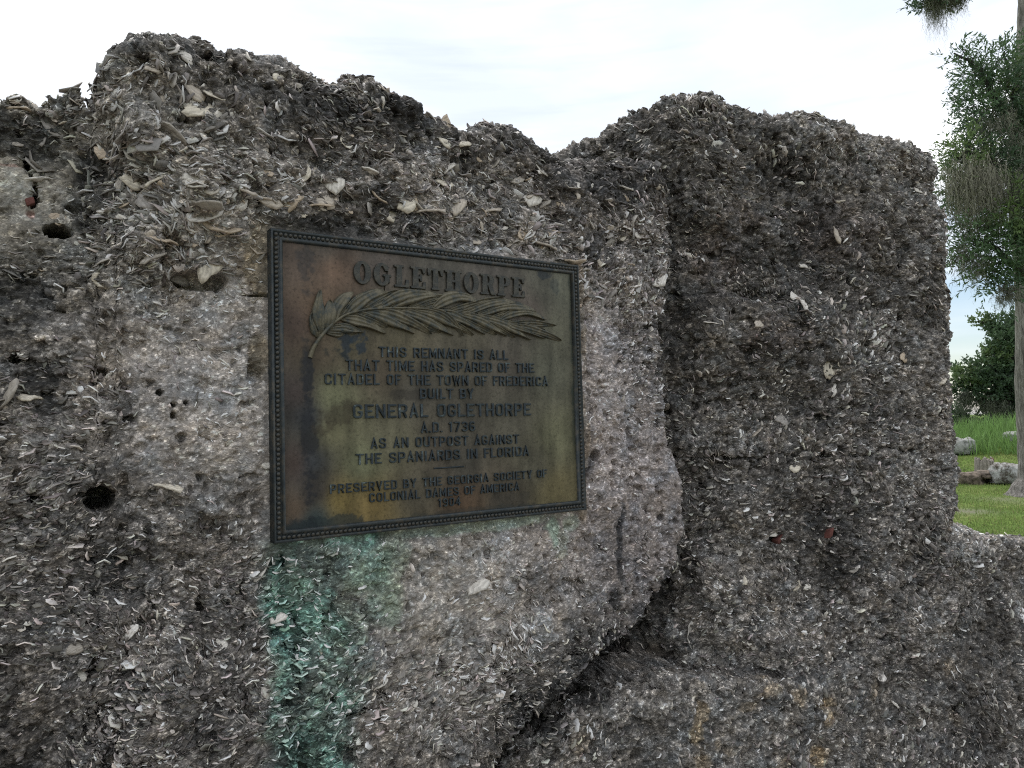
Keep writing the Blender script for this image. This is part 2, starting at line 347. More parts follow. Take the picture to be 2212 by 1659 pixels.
smoothL = FL.pts([(300, 750, .30), (450, 850, .22), (500, 700, .3), (550, 1000, .35), (200, 700, .5), (350, 950, .4), (120, 900, .7), (60, 800, 1.1), (1300, 900, .3), (1290, 700, .35), (1300, 1100, .35), (1400, 1000, .4), (1390, 1150, .45), (1420, 750, .8), (1300, 1250, .5), (1000, 1230, .3), (900, 1300, .28), (1150, 1200, .3), (1200, 1330, .35), (1050, 1330, .3), (900, 1200, .3), (830, 1200, .5), (1000, 1500, .8), (700, 1350, .9), (600, 1500, 1.1), (300, 1200, 1.1), (100, 1100, 1.1), (200, 1500, 1.2), (450, 1300, 1.1), (100, 600, 1.2), (300, 560, 1.0), (60, 250, 1.0), (60, 380, .12), (30, 420, .1), (40, 345, .15), (30, 470, .25), (150, 420, .8), (350, 150, .9), (450, 400, .9), (700, 250, .9), (950, 420, .8), (1100, 350, .8), (1300, 420, .8), (1250, 500, .8), (1380, 600, .9), (560, 560, .25), (560, 650, .5), (1240, 1400, 1.0), (1150, 1550, 1.1)])
greenL = FL.pts([(575, 1165, 0), (578, 1200, 0)])
gz = [FL.uv(640, py)[1] for py in (1172, 1240, 1300, 1400, 1480, 1560, 1660, 1760)]
gl = [FL.uv(p, py)[0] for p, py in ((578, 1172), (570, 1240), (574, 1300), (584, 1400), (562, 1480), (545, 1560), (560, 1660), (560, 1760))]
gr_ = [FL.uv(p, py)[0] for p, py in ((830, 1160), (750, 1240), (742, 1300), (775, 1400), (778, 1480), (765, 1560), (760, 1660), (740, 1760))]
def green_mask(x, z, P):
    o = np.argsort(gz); zz = np.array(gz)[o]; L = np.interp(z, zz, np.array(gl)[o]); Rr = np.interp(z, zz, np.array(gr_)[o])
    nn = fbm(P, 16.0, 4, 301) * 0.055; top = FL.uv(640, 1166)[1] + (x - FL.uv(592, 1166)[0]) * 0.02
    inside = np.minimum(x - L, Rr - x) + nn
    core = sm(-0.03, 0.035, inside) * sm(top + 0.02, top - 0.01, z)
    core = core * (0.62 + 0.38 * sm(-0.5, 0.35, fbm(P, 9.0, 3, 305)))
    lite = np.zeros_like(x)
    for (px, py, rx, rz, k) in ((800, 1220, .075, .07, .9), (820, 1290, .05, .06, .7), (860, 1150, .10, .02, .5), (740, 1345, .06, .05, .6), (850, 1200, .04, .05, .6), (1195, 1150, .020, .045, .75), (1235, 1130, .03, .025, .5), (1215, 1175, .03, .04, .35), (1000, 1140, .28, .016, .6), (770, 1180, .06, .03, .8)):
        cx, cz = FL.uv(px, py); q = ((x - cx) / rx) ** 2 + ((z - cz) / rz) ** 2 + nn * 14
        lite = np.maximum(lite, k * (1 - sm(0.3, 1.4, q)))
    return core, lite * (1 - core)
def blobs(f, L, x, z, nn, lo=0.5, hi=1.3):
    o = np.zeros_like(x)
    for (px, py, rx, rz, k) in L:
        cx, cz = f.uv(px, py); q = ((x - cx) / rx) ** 2 + ((z - cz) / rz) ** 2 + nn
        o = np.maximum(o, k * (1 - sm(lo, hi, q)))
    return o
DARKL = [(700, 235, .10, .05, .6), (880, 250, .08, .03, .5), (1330, 400, .11, .05, .55), (620, 300, .05, .05, .35), (1345, 1160, .012, .05, .85), (1340, 1230, .016, .05, .8), (1325, 1290, .018, .04, .75), (1350, 1110, .01, .03, .7), (1330, 560, .03, .06, .4), (1440, 790, .02, .05, .7), (1430, 690, .02, .04, .5), (1290, 530, .05, .05, .4), (200, 400, .03, .10, .6), (820, 420, .05, .03, .4), (900, 470, .08, .03, .4), (720, 490, .1, .02, .5), (1310, 1375, .05, .02, .8), (1380, 1320, .04, .025, .8), (1240, 1430, .03, .04, .85), (1180, 1490, .03, .04, .9), (1120, 1550, .03, .04, .9), (1440, 1250, .02, .04, .7), (1420, 560, .02, .1, .4), (560, 200, .08, .03, .4), (330, 110, .08, .03, .35), (1110, 300, .05, .03, .4), (30, 250, .08, .04, .5), (40, 650, .05, .06, .5), (90, 830, .03, .07, .6), (270, 900, .03, .05, .3)]  # mould and growth patches; lower right edge also has undercut shade painted in
MORTAR = [(562, 555, .030, .085, 1), (560, 770, .022, .05, 1), (1262, 700, .012, .13, .8), (1262, 950, .012, .13, .8), (1262, 1090, .018, .05, .9), (1255, 600, .012, .05, .8)]
def toneL_f(x, z, P):
    t = shepard(x, z, toneL, 3.0, 0.02)[:, 0]; pu = shepard(x, z, purL, 2.5, 0.05)[:, 0]
    nn = fbm(P, 15.0, 4, 311) * 1.1
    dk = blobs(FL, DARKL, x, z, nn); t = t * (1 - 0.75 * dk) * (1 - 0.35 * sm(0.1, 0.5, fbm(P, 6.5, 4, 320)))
    tint = 1 + pu[:, None] * (np.array([0.985, 0.955, 1.03]) - 1)[None]
    tint = tint * (1 - dk[:, None] * (1 - np.array([0.9, 0.97, 1.04]))[None])
    mo = blobs(FL, MORTAR, x, z, nn * 0.3); t = t * (1 - mo) + 0.8 * mo; tint = tint * (1 + mo[:, None] * (np.array([1.05, 0.98, 0.82]) - 1))
    core, lite = green_mask(x, z, P)
    pale = sm(-0.1, 0.5, fbm(P, 38.0, 3, 330))
    gcol = np.array([0.36, 0.72, 0.66])[None] * (0.68 + 2.0 * pale)[:, None]
    tint = tint * (1 - core[:, None]) + gcol * core[:, None] * np.ones(3)
    tint = tint * (1 - lite[:, None]) + np.array([0.68, 1.0, 0.87]) * lite[:, None]
    t = t * (1 + 0.12 * core) + 0.28 * lite
    red = blobs(FL, [(68, 440, .007, .010, .4), (20, 322, .02, .004, .3)], x, z, nn * 0.5); tint = tint * (1 - red[:, None]) + np.array([0.95, 0.25, 0.2]) * red[:, None]
    return np.clip(t, .02, 3) ** 1.25, tint
def chipL(x, z):
    s = shepard(x, z, smoothL, 3.0, 0.03)[:, 0]; return s, 0.02, np.clip(s, 0, 1)
def pl(f, px, py): return f.uv(px, py)
holesL = [(*pl(FL, 215, 1078), .022, .16, 1.15), (*pl(FL, 128, 484), .017, .14, 1.35), (*pl(FL, 35, 770), .010, .05, 1.1), (*pl(FL, 440, 597), .022, .05, 2.6), (*pl(FL, 455, 132), .018, .05, 1.6), (*pl(FL, 1290, 985), .016, .035, 1.0), (*pl(FL, 1330, 1000), .010, .03, 1), (*pl(FL, 70, 1070), .010, .04, 1), (*pl(FL, 372, 897), .006, .03, 1), (*pl(FL, 372, 875), .005, .03, 1), (*pl(FL, 400, 870), .004, .03, 1), (*pl(FL, 388, 945), .009, .02, 1), (*pl(FL, 345, 850), .006, .03, 1), (*pl(FL, 215, 805), .008, .03, 1.8), (*pl(FL, 1310, 1190), .006, .03, 1), (*pl(FL, 1000, 1470), .006, .03, 1), (*pl(FL, 1345, 1130), .008, .04, 1), (*pl(FL, 280, 905), .008, .03, 1.5), (*pl(FL, 560, 637), .004, .03, 7), (*pl(FL, 640, 1345), .006, .04, 1), (*pl(FL, 20, 1400), .014, .03, 1.6)]
xcrk = [pl(FL, 55, 300), pl(FL, 62, 330), pl(FL, 78, 365), pl(FL, 80, 400), pl(FL, 76, 425)]
for i in range(4):
    for k in range(9):
        f_ = k / 9; a_, b_ = xcrk[i], xcrk[i + 1]
        holesL.append((a_[0] + (b_[0] - a_[0]) * f_, a_[1] + (b_[1] - a_[1]) * f_, .0042, .035, 1))
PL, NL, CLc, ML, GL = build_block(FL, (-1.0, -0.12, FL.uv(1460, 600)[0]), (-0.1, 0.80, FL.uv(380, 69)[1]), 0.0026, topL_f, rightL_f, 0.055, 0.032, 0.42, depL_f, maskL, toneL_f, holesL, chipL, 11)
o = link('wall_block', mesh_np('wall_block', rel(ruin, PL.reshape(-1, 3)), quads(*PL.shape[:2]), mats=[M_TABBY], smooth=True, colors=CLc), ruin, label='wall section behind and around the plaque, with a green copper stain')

# ---- right block, set back behind a deep crack
xk = at(1440, 800, 0.13)[0]
FR = Frame(xk, 0.13, R_(16))
topR = hp(FR, [(700, 520), (1150, 430), (1200, 345), (1222, 318), (1262, 300), (1300, 287), (1335, 268), (1375, 243), (1410, 233), (1440, 221), (1478, 206), (1500, 207), (1545, 212), (1585, 226), (1605, 238), (1622, 230), (1650, 240), (1700, 238), (1722, 236), (1762, 239), (1790, 251), (1832, 266), (1870, 276), (1905, 292), (1950, 297), (1985, 315), (2012, 331), (2040, 352), (2100, 400)])
topR_f = curve_fn(topR)
rightR = hp(FR, [(2012, 200), (2015, 330), (2030, 365), (2034, 410), (2045, 450), (2052, 520), (2050, 580), (2064, 622), (2066, 700), (2060, 800), (2068, 900), (2072, 1000), (2077, 1060), (2080, 1100), (2072, 1140), (2070, 1250), (2070, 2400)])
rightR_f = curve_fn([(z, x) for x, z in rightR])
depR = FR.pts([(1466, 500, -.02), (1462, 700, -.03), (1472, 900, -.03), (1490, 1050, -.03), (1495, 1150, -.03), (1330, 1360, -.13), (1300, 1420, -.14), (1370, 1370, -.13), (1420, 1310, -.11), (1450, 1262, -.08), (1200, 1480, -.13), (1400, 1405, -.13), (1340, 1440, -.14), (1540, 1260, .03), (1545, 1350, .03), (1250, 330, .0), (1500, 300, .03), (1500, 450, .02), (1700, 300, .02), (1700, 400, -.02), (1750, 560, -.015), (1640, 620, .0), (1600, 700, .045), (1520, 700, .035), (1600, 625, -.012), (1520, 630, -.01), (1700, 680, .03), (1850, 500, .01), (1950, 600, .0), (1850, 800, .01), (1600, 950, .01), (1520, 960, .0), (1700, 985, .015), (1600, 1100, .02), (1480, 1100, -.03), (1550, 1300, .03), (1700, 1250, .01), (1700, 1130, -.005), (1850, 1200, .01), (1400, 1330, -.09), (1450, 1320, -.06), (1480, 1250, -.04), (1350, 1400, -.11), (1400, 1430, -.06), (1260, 1450, -.08), (1490, 1400, .0), (1700, 1420, .03), (1900, 1330, .02), (2000, 1100, .0), (2000, 850, .0), (1530, 1430, .0)])
depR = [(a, b, c * 1.7) for a, b, c in depR]
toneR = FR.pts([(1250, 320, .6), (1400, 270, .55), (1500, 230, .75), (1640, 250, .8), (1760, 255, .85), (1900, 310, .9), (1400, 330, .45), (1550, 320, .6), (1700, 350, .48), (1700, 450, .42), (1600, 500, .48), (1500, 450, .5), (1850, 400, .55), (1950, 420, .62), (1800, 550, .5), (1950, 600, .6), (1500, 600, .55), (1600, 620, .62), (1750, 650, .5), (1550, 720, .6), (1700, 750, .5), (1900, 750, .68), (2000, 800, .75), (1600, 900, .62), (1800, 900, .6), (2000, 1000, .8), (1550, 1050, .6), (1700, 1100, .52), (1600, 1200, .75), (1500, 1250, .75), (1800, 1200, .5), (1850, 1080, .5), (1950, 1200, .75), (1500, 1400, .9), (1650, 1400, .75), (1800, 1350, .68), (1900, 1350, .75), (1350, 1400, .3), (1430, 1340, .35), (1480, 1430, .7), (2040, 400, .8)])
redR = [(1800, 500, .18, .12, .25), (1550, 560, .10, .12, .3), (1600, 470, .08, .06, .25), (1650, 730, .12, .06, .3)]
DARKR = [(1400, 1350, .09, .05, .95), (1460, 1290, .05, .07, .9), (1500, 1210, .025, .08, .6), (1340, 1400, .08, .05, .95), (1250, 1450, .1, .06, .95), (1500, 1390, .05, .03, .5), (1540, 380, .12, .05, .4), (1850, 620, .12, .1, .35), (1920, 520, .06, .1, .3), (1640, 560, .12, .06, .4), (1600, 250, .03, .03, .4), (1700, 380, .12, .07, .6), (1650, 300, .07, .03, .5), (1420, 290, .10, .04, .5), (1490, 650, .05, .05, .5), (1620, 760, .06, .06, .45), (1790, 1150, .14, .18, .4), (1470, 1000, .012, .5, .5), (1470, 600, .015, .4, .5), (1780, 450, .06, .06, .5), (1560, 1000, .1, .025, .5), (1720, 990, .2, .008, .7), (1860, 900, .08, .05, .3)]  # growth patches, plus shade painted dark along the undercut recess
def toneR_f(x, z, P):
    t = shepard(x, z, toneR, 3.0, 0.03)[:, 0]; nn = fbm(P, 11.0, 4, 411) * 1.1
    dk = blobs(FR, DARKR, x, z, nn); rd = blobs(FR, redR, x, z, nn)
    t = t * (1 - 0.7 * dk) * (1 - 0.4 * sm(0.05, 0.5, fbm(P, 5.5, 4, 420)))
    tint = np.ones((len(x), 3)) * np.array([0.98, 0.98, 1.0]); tint = tint * (1 + rd[:, None] * (np.array([1.12, 0.9, 0.86]) - 1))
    og = blobs(FR, [(1685, 1462, .03, .012, .9), (1790, 1440, .06, .012, .5)], x, z, nn * 0.6); tint = tint * (1 + og[:, None] * (np.array([1.4, 1.02, .62]) - 1))
    mud = blobs(FR, [(1440, 1428, .055, .022, 1)], x, z, nn * 0.2); tint = tint * (1 + mud[:, None] * (np.array([1.0, .95, .9]) - 1)); t = t * (1 - mud) + .55 * mud
    return np.clip(t, .02, 3) ** 1.2, tint
def chipR(x, z):
    s = 1.25 + 0 * x; s = s * (1 - 0.8 * blobs(FR, [(1440, 1428, .055, .022, 1)], x, z, 0 * x)); return s, 0.02, np.ones_like(x)
holesR = [(*pl(FR, 1375, 1425), .035, .16, 1.8), (*pl(FR, 1655, 905), .010, .05, 1.2), (*pl(FR, 1790, 1150), .017, .06, .9), (*pl(FR, 1678, 1165), .014, .03, 1.7), (*pl(FR, 1905, 1372), .016, .06, 2.2), (*pl(FR, 1910, 1150), .012, .05, 1.2), (*pl(FR, 1780, 985), .008, .04, 5), (*pl(FR, 1600, 988), .006, .03, 9), (*pl(FR, 1713, 710), .010, .04, .6), (*pl(FR, 1712, 670), .008, .04, .6), (*pl(FR, 1670, 565), .014, .04, 1.2), (*pl(FR, 1330, 1440), .03, .10, 1.5)]
def depR_f(x, z):
    d = shepard(x, z, depR, 3.6, 0.035)[:, 0]
    for (pa, pb, dep, wid) in (((1478, 992), (1960, 975), .020, .006), ((1500, 1200), (1700, 1215), .010, .006), ((1495, 820), (1720, 800), .010, .008)):
        A, Bq = FR.uv(*pa), FR.uv(*pb); f = np.clip((x - A[0]) / (Bq[0] - A[0]), 0, 1); zl = A[1] + (Bq[1] - A[1]) * f + .010 * np.sin(x * 17) + .006 * np.sin(x * 41)
        d = d - dep * np.exp(-((z - zl) / wid) ** 2) * sm(A[0] - .05, A[0], x) * sm(Bq[0] + .08, Bq[0], x)
    A, Bq = FR.uv(1482, 652), FR.uv(1730, 640); zl = A[1] + (Bq[1] - A[1]) * np.clip((x - A[0]) / (Bq[0] - A[0]), 0, 1) + .012 * np.sin(x * 13) + .008 * np.sin(x * 37)
    d = d + .030 * sm(.012, -.012, z - zl) * sm(zl - .35, zl - .10, z) * sm(A[0] - .03, A[0] + .03, x) * sm(Bq[0] + .12, Bq[0], x)
    return d
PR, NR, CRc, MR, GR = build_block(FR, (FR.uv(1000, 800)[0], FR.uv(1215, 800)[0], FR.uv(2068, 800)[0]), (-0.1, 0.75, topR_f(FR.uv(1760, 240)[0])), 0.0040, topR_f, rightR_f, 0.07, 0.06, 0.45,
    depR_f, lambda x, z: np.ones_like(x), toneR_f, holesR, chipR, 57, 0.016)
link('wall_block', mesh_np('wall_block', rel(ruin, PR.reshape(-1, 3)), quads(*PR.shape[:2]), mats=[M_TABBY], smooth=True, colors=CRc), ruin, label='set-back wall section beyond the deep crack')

# ---- low footing in front, running on past the end of the wall
xf = at(1450, 1450, 0.015)[0]
FF = Frame(xf, 0.015, R_(9))
topF = hp(FF, [(900, 1700), (1080, 1670), (1130, 1615), (1180, 1575), (1260, 1535), (1330, 1503), (1400, 1484), (1500, 1468), (1560, 1472), (1640, 1480), (1720, 1478), (1800, 1450), (1870, 1420), (1930, 1390), (1990, 1320), (2040, 1235), (2070, 1160), (2082, 1140), (2105, 1143), (2130, 1150), (2170, 1166), (2212, 1171), (2300, 1180), (2500, 1215)])
topF_f = curve_fn(topF)
depF = FF.pts([(1200, 1600, .0), (1350, 1550, .02), (1500, 1530, .03), (1700, 1560, .02), (1900, 1500, .0), (1850, 1600, .02), (2000, 1400, -.02), (2100, 1250, -.01), (2180, 1300, .0), (2100, 1500, .02), (1500, 1650, .04)])
toneF = FF.pts([(1200, 1600, .8), (1250, 1540, .95), (1350, 1500, .85), (1500, 1475, .85), (1400, 1480, .9), (1400, 1580, .6), (1500, 1600, .75), (1620, 1520, .7), (1700, 1600, .65), (1800, 1500, .6), (1900, 1600, .55), (2000, 1500, .6), (2000, 1300, .7), (2100, 1300, .55), (2130, 1170, 1.0), (2190, 1250, .6), (2150, 1450, .5), (2100, 1600, .5), (1150, 1640, .8)])
ochreF = [(1502, 1530, .018, .022, .7), (1490, 1575, .022, .028, .85), (1498, 1635, .03, .03, .8), (1530, 1600, .012, .02, .5), (1778, 1512, .030, .022, .9), (1785, 1545, .022, .025, .8), (1766, 1630, .032, .028, .9), (1600, 1520, .03, .012, .5), (1718, 1500, .022, .02, .5), (2052, 1440, .03, .03, .5), (2062, 1550, .03, .03, .4), (1562, 1610, .025, .012, .4), (1680, 1650, .03, .015, .4), (1890, 1500, .02, .03, .4), (1650, 1490, .05, .008, .5), (1250, 1600, .03, .02, .25)]
def toneF_f(x, z, P):
    t = shepard(x, z, toneF, 3.0, 0.03)[:, 0]; nn = fbm(P, 13.0, 4, 511) * 1.5
    dk = blobs(FF, [(1180, 1560, .05, .03, .8), (1270, 1515, .06, .025, .8), (1350, 1480, .06, .018, .7), (1300, 1580, .08, .03, .35), (1380, 1560, .1, .03, .3)], x, z, nn * .5); t = t * (1 - .8 * dk); oc = blobs(FF, ochreF, x, z, nn * 1.3 - .2, .2, 1.8); t = t * (1 - 0.45 * sm(0.0, 0.5, fbm(P, 6.0, 4, 520)))  # dk paints cavity shade, mixed with growth, along the ledge
    t = t + 0.2 * oc
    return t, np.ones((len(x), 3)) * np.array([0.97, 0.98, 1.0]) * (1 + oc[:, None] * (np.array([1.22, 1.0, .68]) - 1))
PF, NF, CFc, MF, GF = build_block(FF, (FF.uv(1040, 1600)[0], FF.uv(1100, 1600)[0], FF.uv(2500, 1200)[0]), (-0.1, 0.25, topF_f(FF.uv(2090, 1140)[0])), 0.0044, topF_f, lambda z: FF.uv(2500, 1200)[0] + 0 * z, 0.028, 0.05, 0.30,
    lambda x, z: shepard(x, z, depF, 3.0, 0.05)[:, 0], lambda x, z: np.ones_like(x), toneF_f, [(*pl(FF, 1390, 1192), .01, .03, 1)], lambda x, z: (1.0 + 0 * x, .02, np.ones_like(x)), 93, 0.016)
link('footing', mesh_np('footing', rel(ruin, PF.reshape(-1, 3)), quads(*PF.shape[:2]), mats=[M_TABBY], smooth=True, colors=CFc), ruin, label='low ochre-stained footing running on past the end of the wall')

# ---- shells
def big_shell(seed, ring=3, seg=14):
    r = np.random.default_rng(seed); th = np.linspace(0, 2 * math.pi, seg, endpoint=False)
    prof = 1 + 0.12 * np.sin(2 * th + r.uniform(0, 6)) + 0.10 * np.sin(3 * th + r.uniform(0, 6)) + r.uniform(-.14, .12, seg)
    asp = r.uniform(0.42, 0.78); cup = r.uniform(0.05, 0.13) * (-1.5 if seed % 3 == 0 else 1); bend = r.uniform(-.12, .12)
    def surf(zoff):
        V = [(0.08, 0, 0)]
        for k in range(1, ring + 1):
            q = (k / ring) ** 0.9
            for i in range(seg):
                x = 0.5 * q * prof[i] * math.cos(th[i]); y = 0.5 * asp * q * prof[i] * math.sin(th[i]) * (1 + 0.35 * math.cos(th[i])) + bend * (x * x - .1)
                V.append((x, y, 0.0))
        V = np.array(V); q = np.sqrt((V[:, 0] / .5) ** 2 + (V[:, 1] / (.5 * asp)) ** 2)
        V[:, 2] = cup * (1 - np.clip(q, 0, 1.3) ** 2) + zoff + 0.028 * np.sin(V[:, 0] * 17 + V[:, 1] * 9 + seed) * (q > .3) + r.uniform(-.016, .016, len(V)) + .03 * np.round(q * 3) / 3
        return V
    A = surf(0.0); Bv = A.copy(); Bv[:, 2] -= 0.055; Bv[:, :2] *= 0.97; n = len(A); Fc = []
    for i in range(seg):
        j = (i + 1) % seg; Fc.append((0, 1 + i, 1 + j)); Fc.append((n, n + 1 + j, n + 1 + i))
        for k in range(ring - 1):
            a, b, c, d = 1 + k * seg + i, 1 + k * seg + j, 1 + (k + 1) * seg + j, 1 + (k + 1) * seg + i
            Fc += [(a, d, c), (a, c, b), (n + a, n + c, n + d), (n + a, n + b, n + c)]
        a, b = 1 + (ring - 1) * seg + i, 1 + (ring - 1) * seg + j; Fc += [(a, n + a, n + b), (a, n + b, b)]
    return mesh_np('shell', np.vstack([A, Bv]), Fc, mats=[M_SHELL], smooth=False)
SHELL_MESH = [big_shell(100 + i) for i in range(10)]
def basis(n, kind, r):
    """rotation whose columns are long axis, width axis, shell normal"""
    n = n / np.linalg.norm(n); up = np.array([0, 0, 1.0])
    t = np.cross(up, n); t /= (np.linalg.norm(t) + 1e-6); b = np.cross(n, t)
    if kind == 'flat':
        ns = n + r.normal(0, .28, 3); a = r.uniform(-1.2, 1.2); l = t * math.cos(a) + b * math.sin(a)
    else:
        a = r.normal(0, .55); l = t * math.cos(a) + b * math.sin(a) + n * r.normal(0, .2); e = -t * math.sin(a) + b * math.cos(a)
        ns = e + n * r.uniform(.1, .9) + r.normal(0, .15, 3)
    if r.random() < .5: l = -l
    if r.random() < .35: ns = -ns
    ns /= np.linalg.norm(ns); l = l - ns * np.dot(l, ns); l /= np.linalg.norm(l); w = np.cross(ns, l)
    return np.stack([l, w, ns], 1)
VIS = []
for P_, N_, G_, c_ in ((PL, NL, GL, CLc), (PR, NR, GR, CRc), (PF, NF, GF, CFc)):
    VIS.append((P_.reshape(-1, 3), N_.reshape(-1, 3), G_[2].ravel(), G_[0].ravel(), G_[1].ravel(), c_))
PXY = [project(v[0]) for v in VIS]
def near(block, px, py):
    q = PXY[block]; d = (q[:, 0] - px) ** 2 + (q[:, 1] - py) ** 2 + np.clip(VIS[block][2], 0, 1) * 800
    return int(np.argmin(d))
NB = 0
def put_shell(block, i, size, kind, col, r, ang=None, lift=0.0):
    global NB
    P_, N_ = VIS[block][0][i], VIS[block][1][i]
    # average the normal a little
    B_ = basis(N_ + np.array([0, -0.6, 0.15]), kind, r)
    if ang is not None:
        n = np.array([0, -1, 0.1]); n /= np.linalg.norm(n); t = np.array([1.0, 0, 0]); b = np.array([0, 0.1, 1.0]); b /= np.linalg.norm(b)
        l = t * math.cos(ang) + b * math.sin(ang); e = -t * math.sin(ang) + b * math.cos(ang)
        ns = (n + e * 0.35 + r.normal(0, .12, 3)) if kind == 'flat' else (e + n * .35); ns /= np.linalg.norm(ns)
        l = l - ns * np.dot(l, ns); l /= np.linalg.norm(l); B_ = np.stack([l, np.cross(ns, l), ns], 1)
    o = link('shell', SHELL_MESH[int(r.integers(0, 10))], ruin)
    M = np.eye(4); sz = size * np.array([1, r.uniform(.8, 1.1), r.uniform(.8, 1.3)]); M[:3, :3] = B_ * sz[None]; M[:3, 3] = rel(ruin, P_ + (np.array([0, -1, 0]) * (lift - .003 + size * (-0.03 if kind == 'flat' else 0.03))))
    o.matrix_local = Matrix(M.tolist()); o.color = (*col, 1); NB += 1
TONES = [(0.60, 0.55, 0.46), (0.45, 0.40, 0.34), (0.60, 0.57, 0.52), (0.34, 0.31, 0.27), (0.46, 0.38, 0.29), (0.64, 0.61, 0.57), (0.32, 0.30, 0.28)]
rs_ = np.random.default_rng(5)
# shells one can single out: px, py, length in photo px, angle, kind
NAMED = [(430, 236, 66, 10, 'flat', 0), (402, 222, 30, 30, 'flat', 2), (424, 200, 46, -35, 'flat', 1), (478, 474, 92, 4, 'flat', 4), (440, 456, 66, 35, 'flat', 5), (452, 575, 62, 70, 'flat', 0), (410, 498, 66, -18, 'edge', 2), (338, 388, 56, 40, 'edge', 0), (352, 208, 36, -60, 'flat', 1), (405, 50 + 75, 44, -5, 'flat', 2),
         (286, 392, 44, -15, 'flat', 0), (300, 420, 40, 5, 'flat', 4), (330, 405, 44, 0, 'flat', 1), (312, 438, 34, 60, 'flat', 5), (280, 430, 36, -20, 'flat', 2), (350, 520, 60, -8, 'edge', 4), (420, 380, 44, 0, 'flat', 2), (448, 440, 70, -12, 'edge', 3), (520, 412, 52, -6, 'edge', 1), (560, 424, 46, -20, 'edge', 1), (480, 396, 44, 20, 'flat', 6),
         (556, 515, 40, -60, 'flat', 5), (520, 440, 36, 30, 'flat', 2), (262, 395, 40, 70, 'flat', 3), (240, 330, 40, 60, 'edge', 2), (262, 310, 30, -70, 'flat', 5), (300, 280, 34, 70, 'flat', 3), (330, 560, 54, 30, 'edge', 3), (590, 436, 50, 5, 'flat', 1), (640, 395, 44, 25, 'flat', 2), (610, 385, 40, -10, 'flat', 3), (700, 430, 50, 4, 'flat', 1), (690, 445, 46, 10, 'edge', 4), (660, 380, 34, 60, 'flat', 0),
         (725, 400, 44, 80, 'flat', 2), (880, 440, 54, 20, 'flat', 0), (840, 462, 60, -25, 'flat', 0), (905, 432, 50, -50, 'flat', 2), (930, 455, 52, 10, 'edge', 1), (960, 395, 38, 0, 'flat', 0), (990, 450, 46, 60, 'flat', 1), (1150, 430, 40, 50, 'flat', 2), (1060, 455, 40, 20, 'edge', 1), (1165, 530, 60, -10, 'edge', 1), (1240, 400, 36, 0, 'flat', 2), (1120, 390, 34, 30, 'flat', 3), (1240, 562, 50, 0, 'edge', 4), (1355, 490, 26, 0, 'flat', 5), (1340, 545, 36, -50, 'flat', 1), (1280, 480, 34, -60, 'flat', 5),
         (600, 1336, 34, 20, 'flat', 5), (282, 1365, 34, 40, 'flat', 5), (560, 1225, 60, 70, 'flat', 2), (572, 1000, 34, -20, 'flat', 2), (1030, 1265, 52, 30, 'edge', 2), (1252, 1345, 34, -50, 'flat', 2), (820, 1475, 40, 40, 'flat', 2), (690, 1405, 34, 60, 'flat', 0), (1075, 930, 10, 0, 'flat', 2), (1415, 1130, 34, 0, 'flat', 6), (160, 1400, 34, 20, 'flat', 3), (170, 1460, 30, 0, 'flat', 2), (365, 1050, 50, -12, 'edge', 0), (60, 860, 50, -5, 'edge', 0), (20, 850, 70, 70, 'edge', 3), (470, 1400, 34, 30, 'flat', 2), (330, 150, 30, 10, 'flat', 1), (60, 245, 70, -60, 'flat', 6), (40, 255, 30, -60, 'flat', 6), (110, 268, 60, -50, 'flat', 6)]
NAMED = [q for q in NAMED if not (590 < q[0] < 1262 and 570 < q[1] < 1100)]
for (px, py, L_, ang, kind, ti) in NAMED:
    i = near(0, px, py); p = VIS[0][0][i]; dist = abs((p - CAM) @ -RM[:, 2] * -1)
    size = L_ / F * dist * 1.15
    put_shell(0, i, size, kind, TONES[ti], rs_, R_(ang), 0.002)
NAMED_R = [(1790, 800, 44, 80, 0), (1797, 840, 36, 60, 5), (1738, 575, 34, 10, 2), (1720, 640, 40, -10, 5), (1740, 660, 30, -60, 5), (1810, 1660 - 1150, 40, -60, 1), (1640, 700, 36, 20, 1), (1605, 1485, 1, 0, 0), (1745, 1270, 26, 0, 2), (1640, 1250, 26, 0, 2), (1665, 1150, 24, 0, 2), (1815, 1105, 30, 30, 5), (1470, 1560 - 240, 30, 0, 6), (1600, 890, 28, 0, 3), (1600, 1195, 34, 10, 2), (1730, 1175, 34, 80, 5), (1690, 905, 30, 0, 6), (1500, 1370, 60, 80, 2)]
for (px, py, L_, ang, ti) in NAMED_R:
    if L_ < 5: continue
    i = near(1, px, py); p = VIS[1][0][i]; dist = abs(((p - CAM) @ RM)[2])
    put_shell(1, i, L_ / F * dist * 1.1, 'flat', TONES[ti], rs_, R_(ang), 0.002)
# big shells scattered through the coarse upper part
cand = VIS[0]; q = PXY[0]; face = np.where((cand[2] < 0.03) & (q[:, 0] > 5) & (q[:, 0] < 1440) & (q[:, 1] > 60) & (q[:, 1] < 620) & (plaque_mask(cand[3], cand[4], 0.015, 0.02) > .9))[0]
zone = FL.pts([(450, 430, 1.0), (350, 400, 1.0), (300, 520, .9), (700, 420, .8), (880, 430, .9), (1100, 460, .7), (430, 220, .5), (300, 200, .35), (600, 250, .25), (900, 300, .2), (1350, 500, .35), (1250, 380, .1), (100, 300, .25), (100, 550, .35), (60, 400, .05), (700, 250, .15)])
zw = shepard(cand[3][face], cand[4][face], zone, 3.0, .03)[:, 0]; pick = rs_.choice(face, 168, replace=False, p=zw / zw.sum())
for i in pick:
    put_shell(0, i, float(np.clip(rs_.lognormal(math.log(.029), .38), .014, .062)), 'flat' if rs_.random() < .55 else 'edge', TONES[int(rs_.integers(0, 7))], rs_)
